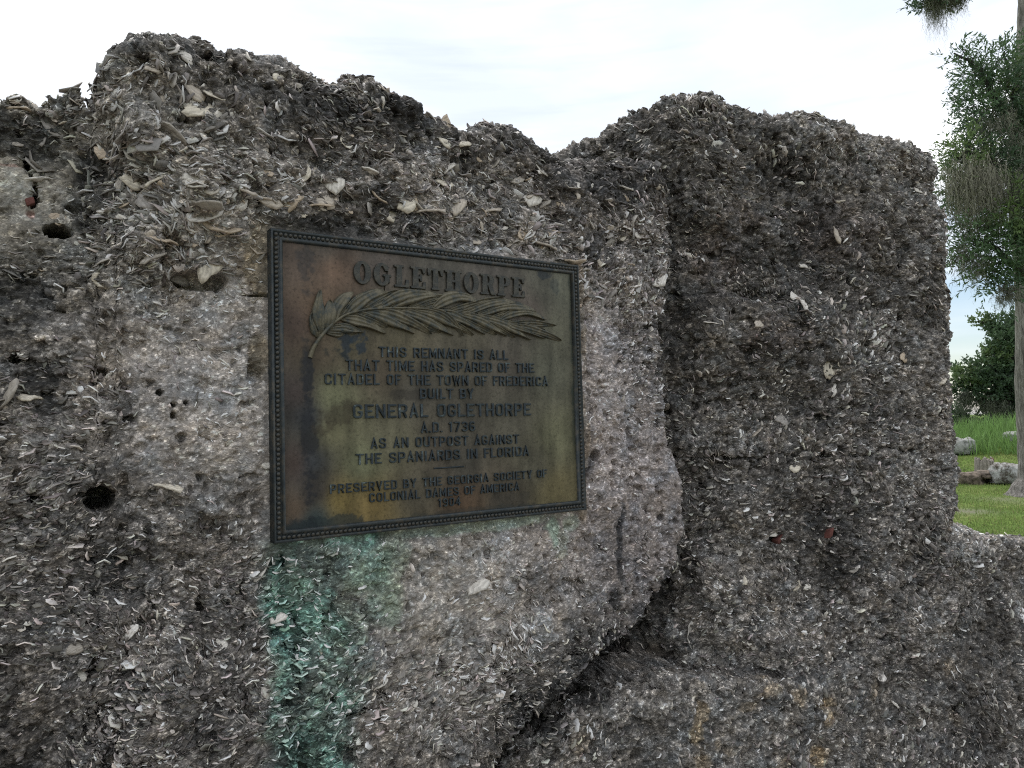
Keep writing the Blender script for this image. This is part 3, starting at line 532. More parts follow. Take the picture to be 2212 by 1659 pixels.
for b, cnt, md in ((1, 34, .034), (2, 8, .03)):
    q = PXY[b]; fc = np.where((VIS[b][2] < .02) & (q[:, 0] > 1470) & (q[:, 0] < 2060) & (q[:, 1] > 240) & (q[:, 1] < 1640))[0]
    for i in rs_.choice(fc, cnt, replace=False):
        put_shell(b, i, float(np.clip(rs_.lognormal(math.log(md), .25), .02, .05)), 'flat' if rs_.random() < .5 else 'edge', TONES[int(rs_.integers(0, 7))], rs_)

# uncountable small flakes over each body, joined
def flakes(block, count, med, dens, seed, keep):
    r = np.random.default_rng(seed); P_, N_, bk, xs, zs, cc = VIS[block]
    idx = np.where(keep & (bk < 0.16))[0]
    # vertices are packed unevenly, weight by area so flakes spread evenly
    nr, nc = ((PL, PR, PF)[block]).shape[:2]; G = (PL, PR, PF)[block]
    area = (np.linalg.norm(np.gradient(G, axis=0), axis=2) * np.linalg.norm(np.gradient(G, axis=1), axis=2)).ravel()
    rg = vnoise(P_[idx], 5.0, seed + 5) + .6 * vnoise(P_[idx], 13.0, seed + 6); w = area[idx] * dens[idx] * np.clip(.75 + .9 * rg, .12, 2.2); pick = r.choice(idx, count, p=w / w.sum())
    p = P_[pick]; n = N_[pick].copy(); n += np.array([0, -.5, .1]); n /= np.linalg.norm(n, axis=1, keepdims=True)
    up = np.array([0, 0, 1.0]); t = np.cross(up[None], n); t /= np.linalg.norm(t, axis=1, keepdims=True) + 1e-6; b = np.cross(n, t)
    flow = vnoise(p, 4.0, seed) * 1.5 + vnoise(p, 11.0, seed + 1) * 1.3; big = np.exp(.45 * vnoise(p, 3.5, seed + 2) + .25 * vnoise(p, 9.0, seed + 3))
    edge = r.random(count) < 0.80
    a = np.where(edge, flow + r.normal(0, .35, count), r.uniform(-1.6, 1.6, count))
    l = t * np.cos(a)[:, None] + b * np.sin(a)[:, None] + n * r.normal(0, .2, count)[:, None]; e = -t * np.sin(a)[:, None] + b * np.cos(a)[:, None]
    ns = np.where(edge[:, None], e + n * r.uniform(.05, .8, count)[:, None], n + e * r.normal(0, .35, count)[:, None]) + r.normal(0, .15, (count, 3))
    ns /= np.linalg.norm(ns, axis=1, keepdims=True); l -= ns * (l * ns).sum(1)[:, None]; l /= np.linalg.norm(l, axis=1, keepdims=True); wv = np.cross(ns, l)
    L = np.clip(r.lognormal(math.log(med), .42, count) * big, med * .35, med * 2.8); L = np.where(edge, L * 1.1, L * .8); Wd = L * r.uniform(.35, .75, count); Th = np.clip(L * .07, .0007, .0022); cup = L * r.uniform(.0, .10, count)
    sg = 6; th = np.linspace(0, 2 * math.pi, sg, endpoint=False) + math.pi / 6
    rad = .5 * (1 + r.uniform(-.22, .22, (count, sg)))
    cx = np.cos(th)[None] * rad * L[:, None]; cy = np.sin(th)[None] * rad * Wd[:, None] * (1 + .2 * np.cos(th)[None])
    zc = r.uniform(-.05, .05, (count, sg)) * L[:, None] + (r.uniform(-.28, .28, count) * L)[:, None] * (np.cos(th) ** 2)[None]
    c0 = p + n * (np.where(edge, -Wd * .10, -Th * .6))[:, None]
    ringT = c0[:, None] + cx[..., None] * l[:, None] + cy[..., None] * wv[:, None] + zc[..., None] * ns[:, None]
    ringB = ringT - (ns * Th[:, None])[:, None]; cT = (c0 + ns * cup[:, None])[:, None]; cB = cT - (ns * Th[:, None])[:, None]
    V = np.concatenate([cT, ringT, cB, ringB], 1)       # count x 14 x 3
    Fl = []
    for i in range(sg):
        j = (i + 1) % sg; Fl += [(0, 1 + i, 1 + j), (7, 8 + j, 8 + i), (1 + i, 8 + i, 8 + j), (1 + i, 8 + j, 1 + j)]
    Fc = (np.array(Fl)[None] + (np.arange(count) * 14)[:, None, None]).reshape(-1, 3)
    # colour: the growth, stains and painted shade of the wall where the flake sits, and its own grey
    g = np.clip(r.random(count) + .10 * vnoise(p, 8.0, seed + 9) - .07 * (~edge), 0, 1); kk = np.where(g > .87, r.uniform(3.4, 5.6, count), np.where(g > .68, r.uniform(1.7, 2.8, count), r.uniform(.35, 1.2, count)))
    base = cc[pick][:, :3]; lum = base.mean(1, keepdims=True); hue = base / lum
    tn = (.78 * lum + .22 * .19) * kk[:, None]
    gm = np.clip((hue[:, 1:2] - hue[:, 0:1]) * 2.5, 0, 1); hue = hue * (1 - .15 * gm) + .15 * gm; tn = tn * (1 + .55 * gm); col = tn * (hue * .85 + .15) * (1 + r.normal(0, .03, (count, 3))); col = np.clip(col, .01, .68)
    colv = np.repeat(col[:, None], 14, 1); colv[:, 1:7] *= 1.25; colv[:, 8:] *= 1.35; colv[:, 0] *= .8
    return V.reshape(-1, 3), Fc, colv.reshape(-1, 3)
q0 = PXY[0]; allx, allz = VIS[0][3], VIS[0][4]
d0 = np.clip(shepard(allx, allz, smoothL, 3.0, .03)[:, 0], .12, 1.2)
k0 = (plaque_mask(allx, allz, .012, .002) > .9) & (allz > .75) & (allx > -.3)
for (hx, hz, hr, hd, ax) in holesL:
    if hr > .015: k0 &= np.sqrt(((allx - hx) / ax) ** 2 + (allz - hz) ** 2) > hr * 1.15
V_, F_, C_ = flakes(0, 36000, .0094, d0 ** 1.3, 801, k0)
link('shell_flakes', mesh_np('shell_flakes', rel(ruin, V_), F_, mats=[M_SHELLS], colors=C_), ruin, kind='stuff')
zb = shepard(allx, allz, zone, 3.0, .03)[:, 0]
V_, F_, C_ = flakes(0, 2300, .018, np.clip(zb - .12, 0, 1) ** 1.5 + 1e-6, 811, k0 & (allz > FL.uv(700, 640)[1]))
link('broken_shells', mesh_np('broken_shells', rel(ruin, V_), F_, mats=[M_SHELLS], colors=np.clip(C_ * 1.15 + .02, 0, .6)), ruin, kind='stuff')
k1 = (VIS[1][4] > .7) & (PXY[1][:, 0] > 1180)
V_, F_, C_ = flakes(1, 28000, .0135, np.ones(len(VIS[1][0])) * (1 - .9 * blobs(FR, [(1440, 1428, .055, .022, 1)], VIS[1][3], VIS[1][4], 0.)), 802, k1)
link('shell_flakes', mesh_np('shell_flakes', rel(ruin, V_), F_, mats=[M_SHELLS], colors=C_), ruin, kind='stuff')
V_, F_, C_ = flakes(2, 13000, .0125, np.ones(len(VIS[2][0])), 803, (VIS[2][4] > .2))
link('shell_flakes', mesh_np('shell_flakes', rel(ruin, V_), F_, mats=[M_SHELLS], colors=C_), ruin, kind='stuff')

# broken bits of red brick bedded in the wall
def chunk(name, p, size, m, parent, seed, rot=0.0, **kw):
    r = np.random.default_rng(seed)
    V = np.array([(x, y, z) for x in (-1, 1) for y in (-1, 1) for z in (-1, 1)], float) * .5; V *= 1 + r.uniform(-.35, .2, V.shape)
    V[:, 2] += V[:, 0] * .3; c, s = math.cos(rot), math.sin(rot); V = V * np.array(size); V = np.stack([V[:, 0] * c - V[:, 2] * s, V[:, 1], V[:, 0] * s + V[:, 2] * c], 1)
    Fq = [(0, 1, 3, 2), (4, 6, 7, 5), (0, 4, 5, 1), (2, 3, 7, 6), (0, 2, 6, 4), (1, 5, 7, 3)]
    o = link(name, mesh_np(name, V, Fq, mats=[m]), parent, **kw); o.location = rel(parent, p) if parent else p
    md = o.modifiers.new('b', 'BEVEL'); md.width = min(size) * .12; md.segments = 2
    return o
for (b, px, py, sx, sz, rt) in ((1, 1678, 1166, .036, .016, .45), (1, 1791, 1150, .014, .028, -.2), (0, 66, 438, .016, .016, .3)):
    i = near(b, px, py); p = VIS[b][0][i] + np.array([0, .004, 0]) - FR.n * (0.004 if b else 0)
    chunk('brick_fragment', p, (sx, .03, sz), M_BRICK, ruin, int(px), rt, label='red brick fragment bedded in the shell concrete')
del PXY

# ------------------------------------------------------------------ bronze plaque
def make_bronze(kind):
    m, t, b = mat('bronze_' + kind); w = coords(t)
    b.inputs['Metallic'].default_value = 0.35; b.inputs['Roughness'].default_value = 0.5; b.inputs['Specular IOR Level'].default_value = 0.4
    if kind == 'panel':
        base = N(t, 'ShaderNodeAttribute', attribute_name='col').outputs[0]
        st = noise(t, coords(t, (26, 26, 5)), 1.0, 6.0, 0.6); c = mixrgb(t, base, ramp(t, [(.3, .8), (.5, 1.), (.7, 1.2)], st), .6, 'MULTIPLY')
        sp = noise(t, w, 160.0, 5.0, .65); c = mixrgb(t, c, ramp(t, [(.32, .5), (.46, .95), (.6, 1.05), (.74, 1.4)], sp), .8, 'MULTIPLY')
        b.inputs['Roughness'].default_value = .44; b.inputs['Metallic'].default_value = .5
        bump(t, b, sp, .25, .0006)
    elif kind == 'letter':
        n = noise(t, coords(t, kind='Object') if False else N(t, 'ShaderNodeNewGeometry').outputs['Position'], 55.0, 5.0, .7)
        g = N(t, 'ShaderNodeNewGeometry'); pr = ramp(t, [(.49, 0.), (.56, 1.)], g.outputs['Pointiness'])
        c = ramp(t, [(.30, (.012, .018, .022)), (.52, (.024, .034, .040)), (.63, (.055, .072, .074)), (.74, (.20, .25, .235))], n)
        t.links.new(c, b.inputs['Base Color']); c = mixrgb(t, c, (.12, .15, .14), pr) if False else c
        bump(t, b, n, .3, .0008)
    elif kind == 'title':
        n = noise(t, w, 3.0, 6.0, .7); c = ramp(t, [(.30, (.025, .030, .030)), (.50, (.050, .050, .044)), (.64, (.085, .080, .062)), (.76, (.15, .18, .16))], n); bump(t, b, n, .3, .01)
    elif kind == 'frond':
        n = noise(t, w, 48.0, 7.0, .72)
        c = ramp(t, [(.28, (.028, .040, .044)), (.42, (.06, .064, .054)), (.54, (.11, .098, .066)), (.68, (.165, .15, .105)), (.8, (.24, .26, .23))], n)
        bump(t, b, noise(t, w, 180.0, 4.0, .6), .3, .0008)
    else:
        n = noise(t, w, 40.0, 6.0, .65)
        c = ramp(t, [(.30, (.018, .024, .028)), (.5, (.036, .043, .045)), (.63, (.070, .064, .052)), (.78, (.11, .135, .12))], n)
        bump(t, b, noise(t, w, 220.0, 4.0, .6), .3, .0006)
    t.links.new(c, b.inputs['Base Color'])
    return m
MB_PANEL, MB_LET, MB_FROND, MB_FRAME, MB_TITLE = (make_bronze(k) for k in ('panel', 'letter', 'frond', 'frame', 'title'))
px0, px1, pz0, pz1 = PLQ; PW, PH = px1 - px0, pz1 - pz0
plaque = empty('bronze_plaque', (float(px0 + PW / 2), 0.02, float(pz0)), 'bronze memorial plaque with beaded border, leaf spray and raised lettering', 'plaque')
def rp(P): return rel(plaque, P)
# frame: mitred sweep of the moulding profile (inset from the edge, y)
prof = [(0.0, .034), (0.0, .0012), (.0012, .0), (.0045, .0), (.0054, .0030), (.0162, .0030), (.0170, -.0010), (.0185, -.0022), (.0215, -.0022), (.0232, -.0006), (.0240, .0018), (.0252, .0062), (.0252, .030)]
Vf, Ff = [], []
for (d, y) in prof:
    for cx, cz in ((px0 + d, pz0 + d), (px1 - d, pz0 + d), (px1 - d, pz1 - d), (px0 + d, pz1 - d)): Vf.append((cx, y, cz))
for k in range(len(prof) - 1):
    for i in range(4):
        j = (i + 1) % 4; Ff.append((k * 4 + i, k * 4 + j, k * 4 + 4 + j, k * 4 + 4 + i))
fo = link('frame', mesh_np('frame', rp(Vf), Ff, mats=[MB_FRAME]), plaque)
# panel with its patina
gx, gz_ = np.meshgrid(np.linspace(px0 + .0245, px1 - .0245, 300), np.linspace(pz0 + .0245, pz1 - .0245, 240)); PYP = 0.0060
Pp = np.stack([gx.ravel(), np.full(gx.size, PYP), gz_.ravel()], 1); x_, z_ = Pp[:, 0], Pp[:, 2]
pcs = [(640, 560, .058, .040, .032), (700, 540, .062, .048, .040), (640, 700, .050, .032, .026), (720, 580, .092, .056, .040), (820, 560, .064, .050, .044), (950, 560, .066, .056, .048), (1060, 570, .066, .054, .048), (1180, 600, .070, .062, .050), (1200, 720, .078, .070, .052), (640, 850, .042, .030, .029), (665, 900, .026, .026, .032), (690, 760, .056, .040, .028), (700, 680, .098, .060, .040), (760, 740, .062, .050, .032), (860, 740, .080, .064, .042), (1000, 745, .076, .062, .046), (1180, 800, .074, .068, .052),
       (720, 860, .112, .105, .064), (720, 930, .105, .092, .056), (780, 1000, .112, .108, .068), (850, 960, .090, .078, .054), (900, 850, .060, .050, .042), (1000, 900, .062, .052, .043), (1100, 900, .070, .060, .048), (1200, 950, .088, .080, .052), (640, 1000, .052, .034, .030), (672, 1000, .024, .027, .034), (640, 1100, .064, .042, .031), (735, 1080, .150, .105, .040), (800, 1090, .125, .085, .036), (900, 1060, .068, .056, .043), (1000, 1000, .068, .058, .050), (1000, 1080, .082, .050, .034), (1100, 1060, .066, .052, .041), (1150, 1000, .074, .064, .049), (1200, 1060, .096, .076, .042), (680, 1120, .028, .040, .046), (680, 1060, .038, .032, .033), (1215, 620, .084, .078, .060), (1140, 680, .064, .048, .042), (820, 800, .07, .052, .038), (950, 980, .07, .055, .045), (1100, 800, .062, .05, .042)]
pc = shepard(x_, z_, [tuple(FL.uv(a, b_)) + (c, d, e) if False else (at(a, b_, PYP)[0], at(a, b_, PYP)[2], c, d, e) for a, b_, c, d, e in pcs], 3.2, .02)
pn = fbm(Pp * np.array([1, 1, .8]), 26.0, 5, 701); pv = fbm(Pp * np.array([1, 1, .12]), 60.0, 4, 705)
pc = pc * np.array([1.42, 1.50, 1.42]) * (1 + .55 * pn + .40 * pv)[:, None]
for (a, b_, rx, rz, k, c) in ((742, 742, .018, .030, .95, (.018, .028, .040)), (778, 738, .020, .022, .9, (.02, .032, .045)), (720, 760, .03, .02, .7, (.02, .024, .022)), (1170, 592, .028, .010, .8, (.02, .028, .035)), (1200, 615, .014, .02, .5, (.03, .04, .042)), (662, 800, .012, .07, .6, (.02, .022, .024)), (668, 950, .014, .16, .75, (.018, .020, .026)), (660, 590, .02, .05, .5, (.025, .03, .034)), (720, 900, .035, .018, .55, (.045, .034, .022)), (700, 925, .02, .016, .6, (.04, .03, .02)), (900, 855, .05, .012, .55, (.035, .03, .025)), (790, 870, .03, .012, .5, (.04, .032, .02)), (720, 1130, .09, .014, .8, (.02, .032, .036)), (1000, 1110, .2, .010, .45, (.03, .035, .034)), (640, 1140, .03, .02, .7, (.018, .026, .032)), (1235, 720, .006, .15, .5, (.03, .045, .04)), (950, 775, .05, .02, .35, (.03, .035, .035)), (1245, 900, .01, .1, .4, (.03, .045, .04)), (760, 870, .02, .01, .4, (.04, .03, .02)), (1100, 1085, .05, .02, .35, (.035, .035, .035))):
    cx, _, cz = at(a, b_, PYP); qq = ((x_ - cx) / rx) ** 2 + ((z_ - cz) / rz) ** 2 + pn * 2.6 + 1.6 * fbm(Pp, 110.0, 3, 709)
    mk = .85 * k * (1 - sm(.5, 1.2, qq)); pc = pc * (1 - mk[:, None]) + np.array(c) * mk[:, None]
link('panel', mesh_np('panel', rp(Pp), quads(*gx.shape), mats=[MB_PANEL], colors=np.clip(pc, .006, .4)), plaque)
# beads
def bead_mesh():
    V = [(0, -1, 0)]; Fq = []; sg = 10; rr = 4
    for k in range(1, rr + 1):
        a = k / rr * math.pi / 2
        for i in range(sg): V.append((math.sin(a) * math.cos(i / sg * 2 * math.pi), -math.cos(a), math.sin(a) * math.sin(i / sg * 2 * math.pi)))
    for i in range(sg):
        j = (i + 1) % sg; Fq.append((0, 1 + i, 1 + j))
        for k in range(rr - 1):
            a, b, c, d = 1 + k * sg + i, 1 + k * sg + j, 1 + (k + 1) * sg + j, 1 + (k + 1) * sg + i; Fq += [(a, d, c), (a, c, b)]
    return mesh_np('bead', np.array(V) * .00465, Fq, mats=[MB_FRAME], smooth=True)
BM = bead_mesh(); bi = .0108; nx, nz2 = 80, 64
bw, bh = PW - 2 * bi, PH - 2 * bi
spots = [(px0 + bi + bw * i / (nx - 1), pz0 + bi) for i in range(nx)] + [(px0 + bi + bw * i / (nx - 1), pz1 - bi) for i in range(nx)] + \
        [(px0 + bi, pz0 + bi + bh * i / (nz2 - 1)) for i in range(1, nz2 - 1)] + [(px1 - bi, pz0 + bi + bh * i / (nz2 - 1)) for i in range(1, nz2 - 1)]
for (bx, bz) in spots:
    o = link('bead', BM, plaque); s = 1 + random.uniform(-.05, .04); o.scale = (s, random.uniform(.85, 1.05), s)
    o.location = rp((bx + random.uniform(-.0003, .0003), .0030, bz + random.uniform(-.0003, .0003)))
# lettering, cast proud of the panel
LY = PYP - 0.0
def curve_mesh(splines, ext, bev, name):
    cu = bpy.data.curves.new(name, 'CURVE'); cu.dimensions = '2D'; cu.fill_mode = 'BOTH'; cu.extrude = ext; cu.bevel_depth = bev; cu.bevel_resolution = 1
    for s in splines:
        sp = cu.splines.new('POLY'); sp.points.add(len(s) - 1)
        for p, (a, b) in zip(sp.points, s): p.co = (a, b, 0, 1)
        sp.use_cyclic_u = True
    o = bpy.data.objects.new('t', cu); COL.objects.link(o); dg = bpy.context.evaluated_depsgraph_get(); me = bpy.data.meshes.new_from_object(o.evaluated_get(dg)); bpy.data.objects.remove(o)
    me.name = name; return me
HW = .076                                   # half the stroke width of the block lettering
def strokes(ch):
    w = {'M': .80, 'W': .88, 'I': .2, '1': .34, '.': .18, 'N': .68, 'L': .56, 'F': .56, 'E': .60, 'J': .5}.get(ch, .66)
    L, R, B, T, m = .09, w - .09, .085, .915, w / 2
    bowl = lambda y0, y1, x1: [(L, y1), (x1 - .15, y1), (x1 - .03, y1 - .06), (x1, y1 - .15), (x1, y0 + .15), (x1 - .03, y0 + .06), (x1 - .15, y0), (L, y0)]
    top = [(R, .66), (R, .78), (R - .05, .87), (R - .15, T), (L + .15, T), (L + .05, .87), (L, .77)]
    V_ = lambda x, a=0., b=1.: [(x, a), (x, b)]
    H_ = lambda y, a, b: [(a, y), (b, y)]
    D = {'A': [[(.075, 0), (m, .95), (w - .075, 0)], H_(.30, .2, w - .2)], 'B': [V_(L), bowl(.5, T, R - .03), bowl(B, .5, R)],
         'C': [top + [(L, .23), (L + .05, .13), (L + .15, B), (R - .15, B), (R - .05, .13), (R, .22), (R, .34)]], 'D': [V_(L), bowl(B, T, R)],
         'E': [V_(L), H_(T, L, w), H_(.5, L, w - .12), H_(B, L, w)], 'F': [V_(L), H_(T, L, w), H_(.5, L, w - .12)],
         'G': [top + [(L, .23), (L + .05, .13), (L + .15, B), (R - .15, B), (R - .05, .13), (R, .22), (R, .44), (m + .02, .44)]],
         'H': [V_(L), V_(R), H_(.5, L, R)], 'I': [V_(m)], 'L': [V_(L), H_(B, L, w)], 'M': [V_(L), V_(R), [(L, .93), (m, .25), (R, .93)]],
         'N': [V_(L), V_(R), [(L, .93), (R, .07)]], 'O': [('c', [(L, .77), (L + .05, .87), (L + .15, T), (R - .15, T), (R - .05, .87), (R, .77), (R, .23), (R - .05, .13), (R - .15, B), (L + .15, B), (L + .05, .13), (L, .23)])],
         'P': [V_(L), bowl(.43, T, R)], 'R': [V_(L), bowl(.46, T, R), [(R - .2, .46), (R, 0)]],
         'S': [[(R, .66), (R, .78), (R - .05, .87), (R - .15, T), (L + .15, T), (L + .04, .87), (L, .78), (L, .66), (L + .06, .56), (R - .06, .44), (R, .34), (R, .22), (R - .05, .13), (R - .15, B), (L + .15, B), (L + .04, .13), (L, .22), (L, .34)]],
         'T': [V_(m), H_(T, 0, w)], 'U': [[(L, 1), (L, .24), (L + .05, .13), (L + .16, B), (R - .16, B), (R - .05, .13), (R, .24), (R, 1)]], 'V': [[(.075, 1), (m, .06), (w - .075, 1)]],
         'W': [[(.07, 1), (w * .29, .07), (m, .8), (w * .71, .07), (w - .07, 1)]], 'Y': [[(.06, 1), (m, .45), (w - .06, 1)], V_(m, 0, .47)], '.': [H_(.08, .0, .17)],
         '1': [V_(w - .12), [(.02, .78), (w - .12, .93)]], '7': [[(0, T), (R, T), (R - .02, .8), (.22, 0)]], '4': [[(R - .1, 0), (R - .1, .95), (.06, .3), (w, .3)]],
         '3': [[(L, .76), (L + .05, .87), (L + .15, T), (R - .15, T), (R, .8), (R, .64), (R - .16, .51), (L + .15, .51)], [(R - .16, .51), (R, .38), (R, .2), (R - .15, B), (L + .15, B), (L + .04, .13), (L, .25)]]}
    D['0'] = D['O']; D['6'] = [[(R, .8), (R - .12, T), (L + .15, T), (L, .77), (L, .23), (L + .15, B), (R - .15, B), (R, .22), (R, .4), (R - .15, .53), (L, .53)]]; D['9'] = [[(w - x, 1 - y) for x, y in D['6'][0]]]
    return D[ch], w
GLYPH = {}
def glyph(ch):
    """block capital, each stroke a chamfered ribbon; x right, y up, z towards the reader"""
    if ch in GLYPH: return GLYPH[ch]
    St, w = strokes(ch); V, Fc = [], []
    for k, s_ in enumerate(St):
        closed = s_[0] == 'c'; P = np.array(s_[1] if closed else s_, float); n = len(P)
        A = np.roll(P, 1, 0); Bn = np.roll(P, -1, 0); d1 = P - A; d2 = Bn - P
        if not closed: d1[0] = d2[0]; d2[-1] = d1[-1]
        d1 /= np.linalg.norm(d1, axis=1, keepdims=True); d2 /= np.linalg.norm(d2, axis=1, keepdims=True)
        n1 = np.stack([-d1[:, 1], d1[:, 0]], 1); n2_ = np.stack([-d2[:, 1], d2[:, 0]], 1); mt = n1 + n2_; mt /= np.linalg.norm(mt, axis=1, keepdims=True)
        mt = mt / np.clip((mt * n1).sum(1), .45, 1)[:, None]; o = len(V); z = 1.0 + .035 * k
        for i in range(n):
            hw = HW
            for q, zz_ in ((hw, -.2), (hw, .75), (hw * .72, 1.), (-hw * .72, 1.), (-hw, .75), (-hw, -.2)): V.append((P[i, 0] + mt[i, 0] * q, P[i, 1] + mt[i, 1] * q, zz_ * z))
        for i in range(n if closed else n - 1):
            j = (i + 1) % n
            for e in range(5): Fc.append((o + i * 6 + e, o + i * 6 + e + 1, o + j * 6 + e + 1, o + j * 6 + e))
        if not closed:
            for i in (0, n - 1): Fc.append((o + i * 6, o + i * 6 + 1, o + i * 6 + 4, o + i * 6 + 5)); Fc.append((o + i * 6 + 1, o + i * 6 + 2, o + i * 6 + 3, o + i * 6 + 4))
    GLYPH[ch] = (mesh_np('letter', V, Fc, mats=[MB_LET]), w, 1.0); return GLYPH[ch]
CAPH = 1.0
def disp_pt(crop, x, y):
    ox, oy = (1040, 880) if crop == 1 else (1040, 1300); return (ox + x * .6148) / 1.8517, (oy + y * .6148) / 1.8517
def line(text, l, r_, top, crop=2, spacing=.16, word=.54):
    L = at(*disp_pt(crop, *l), PYP - .003); Rr = at(*disp_pt(crop, *r_), PYP - .003); T = at(*disp_pt(crop, *top), PYP - .003)
    h = T[2] - L[2]; sc = h / CAPH; wtot = 0
    adv = []
    for ch in text:
        if ch == ' ': adv.append((ch, wtot)); wtot += word
        else:
            w = glyph(ch)[1] if ch not in 'I1.' else glyph(ch)[1] * 1.15; adv.append((ch, wtot)); wtot += w + spacing
    wtot -= spacing; sx = (Rr[0] - L[0]) / wtot
    for ch, a in adv:
        if ch == ' ': continue
        me = glyph(ch)[0]; o = link('letter', me, plaque); f = a / wtot
        zz = L[2] + (Rr[2] - L[2]) * f
        o.matrix_local = Matrix.Translation(Vector(rp((L[0] + a * sx, PYP - .0002, zz)))) @ Matrix.Rotation(R_(90), 4, 'X') @ Matrix.Diagonal((sx, sc, .0040, 1))
line('THIS REMNANT IS ALL', (775, 207), (1615, 227), (775, 139))
line('THAT TIME HAS SPARED OF THE', (560, 295), (1785, 310), (560, 224))
line('CITADEL OF THE TOWN OF FREDERICA', (422, 387), (1875, 397), (422, 314))
line('BUILT BY', (1042, 481), (1392, 479), (1042, 413))
line('GENERAL OGLETHORPE', (606, 609), (1763, 589), (606, 516), spacing=.15)
line('A.D. 1736', (1050, 702), (1402, 691), (1050, 634))
line('AS AN OUTPOST AGAINST', (722, 806), (1688, 772), (722, 737))
line('THE SPANIARDS IN FLORIDA', (626, 910), (1752, 850), (626, 839))
line('PRESERVED BY THE GEORGIA SOCIETY OF', (456, 1100), (1868, 990), (456, 1038), spacing=.17, word=.55)
line('COLONIAL DAMES OF AMERICA', (712, 1156), (1688, 1076), (712, 1096), spacing=.17, word=.55)
line('1904', (1163, 1186), (1305, 1172), (1163, 1131), spacing=.2)
a_ = at(*disp_pt(2, 1130, 933), PYP); b_ = at(*disp_pt(2, 1326, 922), PYP)
Vb = []
for (x, z) in ((a_[0], a_[2]), (b_[0], a_[2])):
    for (dy, dz) in ((0, -.0018), (-.0022, -.0009), (-.0022, .0009), (0, .0018)): Vb.append((x, PYP + dy, z + dz))
link('divider_bar', mesh_np('divider_bar', rp(Vb), [(0, 4, 5, 1), (1, 5, 6, 2), (2, 6, 7, 3), (0, 1, 2, 3), (4, 7, 6, 5)], mats=[MB_LET]), plaque)
# slab-serif title
def arc(cx, cy, rx, ry, a0, a1, n=14): return [(cx + rx * math.cos(R_(a0 + (a1 - a0) * i / n)), cy + ry * math.sin(R_(a0 + (a1 - a0) * i / n))) for i in range(n + 1)]
SW, SH, HT = .20, .075, 1.0
def ti(ch):
    if ch == 'O': return [arc(.34, .5, .34, .52, 0, 360, 28)[:-1], arc(.34, .5, .125, .40, 360, 0, 24)[:-1]], .68
    if ch == 'G': return [arc(.34, .5, .34, .52, 38, 322, 24) + [(.63, .16), (.63, .42), (.70, .42), (.70, .50), (.40, .50), (.40, .42), (.46, .42), (.46, .20)] + arc(.34, .5, .125, .40, 300, 60, 16) + [(.47, .68), (.58, .68), (.62, .90)]], .74
    if ch == 'L': return [[(0, 0), (.58, 0), (.58, .34), (.50, .34), (.46, SH), (.30, SH), (.30, 1 - SH), (.38, 1 - SH), (.38, 1), (0, 1), (0, 1 - SH), (.09, 1 - SH), (.09, SH), (0, SH)]], .58
    if ch == 'E': return [[(0, 0), (.62, 0), (.62, .30), (.55, .30), (.50, SH), (.30, SH), (.30, .47), (.38, .47), (.40, .36), (.46, .36), (.46, .66), (.40, .66), (.38, .55), (.30, .55), (.30, 1 - SH), (.48, 1 - SH), (.53, .73), (.60, .73), (.60, 1), (0, 1), (0, 1 - SH), (.09, 1 - SH), (.09, SH), (0, SH)]], .62
    if ch == 'T': return [[(.17, 0), (.49, 0), (.49, SH), (.43, SH), (.43, 1 - SH), (.53, 1 - SH), (.59, .70), (.66, .70), (.66, 1), (0, 1), (0, .70), (.07, .70), (.13, 1 - SH), (.23, 1 - SH), (.23, SH), (.17, SH)]], .66
    if ch == 'H': return [[(0, 0), (.36, 0), (.36, SH), (.29, SH), (.29, .45), (.46, .45), (.46, SH), (.39, SH), (.39, 0), (.75, 0), (.75, SH), (.67, SH), (.67, 1 - SH), (.75, 1 - SH), (.75, 1), (.39, 1), (.39, 1 - SH), (.46, 1 - SH), (.46, .54), (.29, .54), (.29, 1 - SH), (.36, 1 - SH), (.36, 1), (0, 1), (0, 1 - SH), (.08, 1 - SH), (.08, SH), (0, SH)]], .75
    bowl = arc(.36, .74, .27, .26, 90, -90, 12); inner = arc(.34, .74, .10, .18, -90, 90, 10)
    if ch == 'P': return [[(0, 0), (.38, 0), (.38, SH), (.30, SH), (.30, .48)] + bowl[::-1] + [(0, 1), (0, 1 - SH), (.09, 1 - SH), (.09, SH), (0, SH)], [(.30, .56)] + inner + [(.30, .92)]], .63
    if ch == 'R': return [[(0, 0), (.37, 0), (.37, SH), (.30, SH), (.30, .47), (.34, .47), (.46, .06), (.52, 0), (.70, 0), (.70, SH), (.64, SH), (.55, .49)] + arc(.36, .74, .27, .26, -48, 90, 10) + [(0, 1), (0, 1 - SH), (.09, 1 - SH), (.09, SH), (0, SH)], [(.30, .56)] + inner + [(.30, .92)]], .70
L0 = at(*disp_pt(1, 612, 412), PYP - .003); R0 = at(*disp_pt(1, 1720, 507), PYP - .003); T0 = at(*disp_pt(1, 612, 264), PYP - .003)
hT = (T0[2] - L0[2]) * .97; TG = {c: ti(c) for c in 'OGLETHRP'}; TM = {}
for c in TG:
    me = curve_mesh(TG[c][0], .03, .018, 'letter'); me.materials.clear(); me.materials.append(MB_TITLE); TM[c] = me
tw = sum(TG[c][1] for c in 'OGLETHORPE') + 9 * .13; sx = (R0[0] - L0[0]) / tw; a = 0
for c in 'OGLETHORPE':
    o = link('letter', TM[c], plaque)
    o.matrix_local = Matrix.Translation(Vector(rp((L0[0] + a * sx, PYP - .0014, L0[2] + .001 + (R0[2] - L0[2]) * a / tw)))) @ Matrix.Rotation(R_(90), 4, 'X') @ Matrix.Diagonal((sx, hT, .085, 1))
    a += TG[c][1] + .13
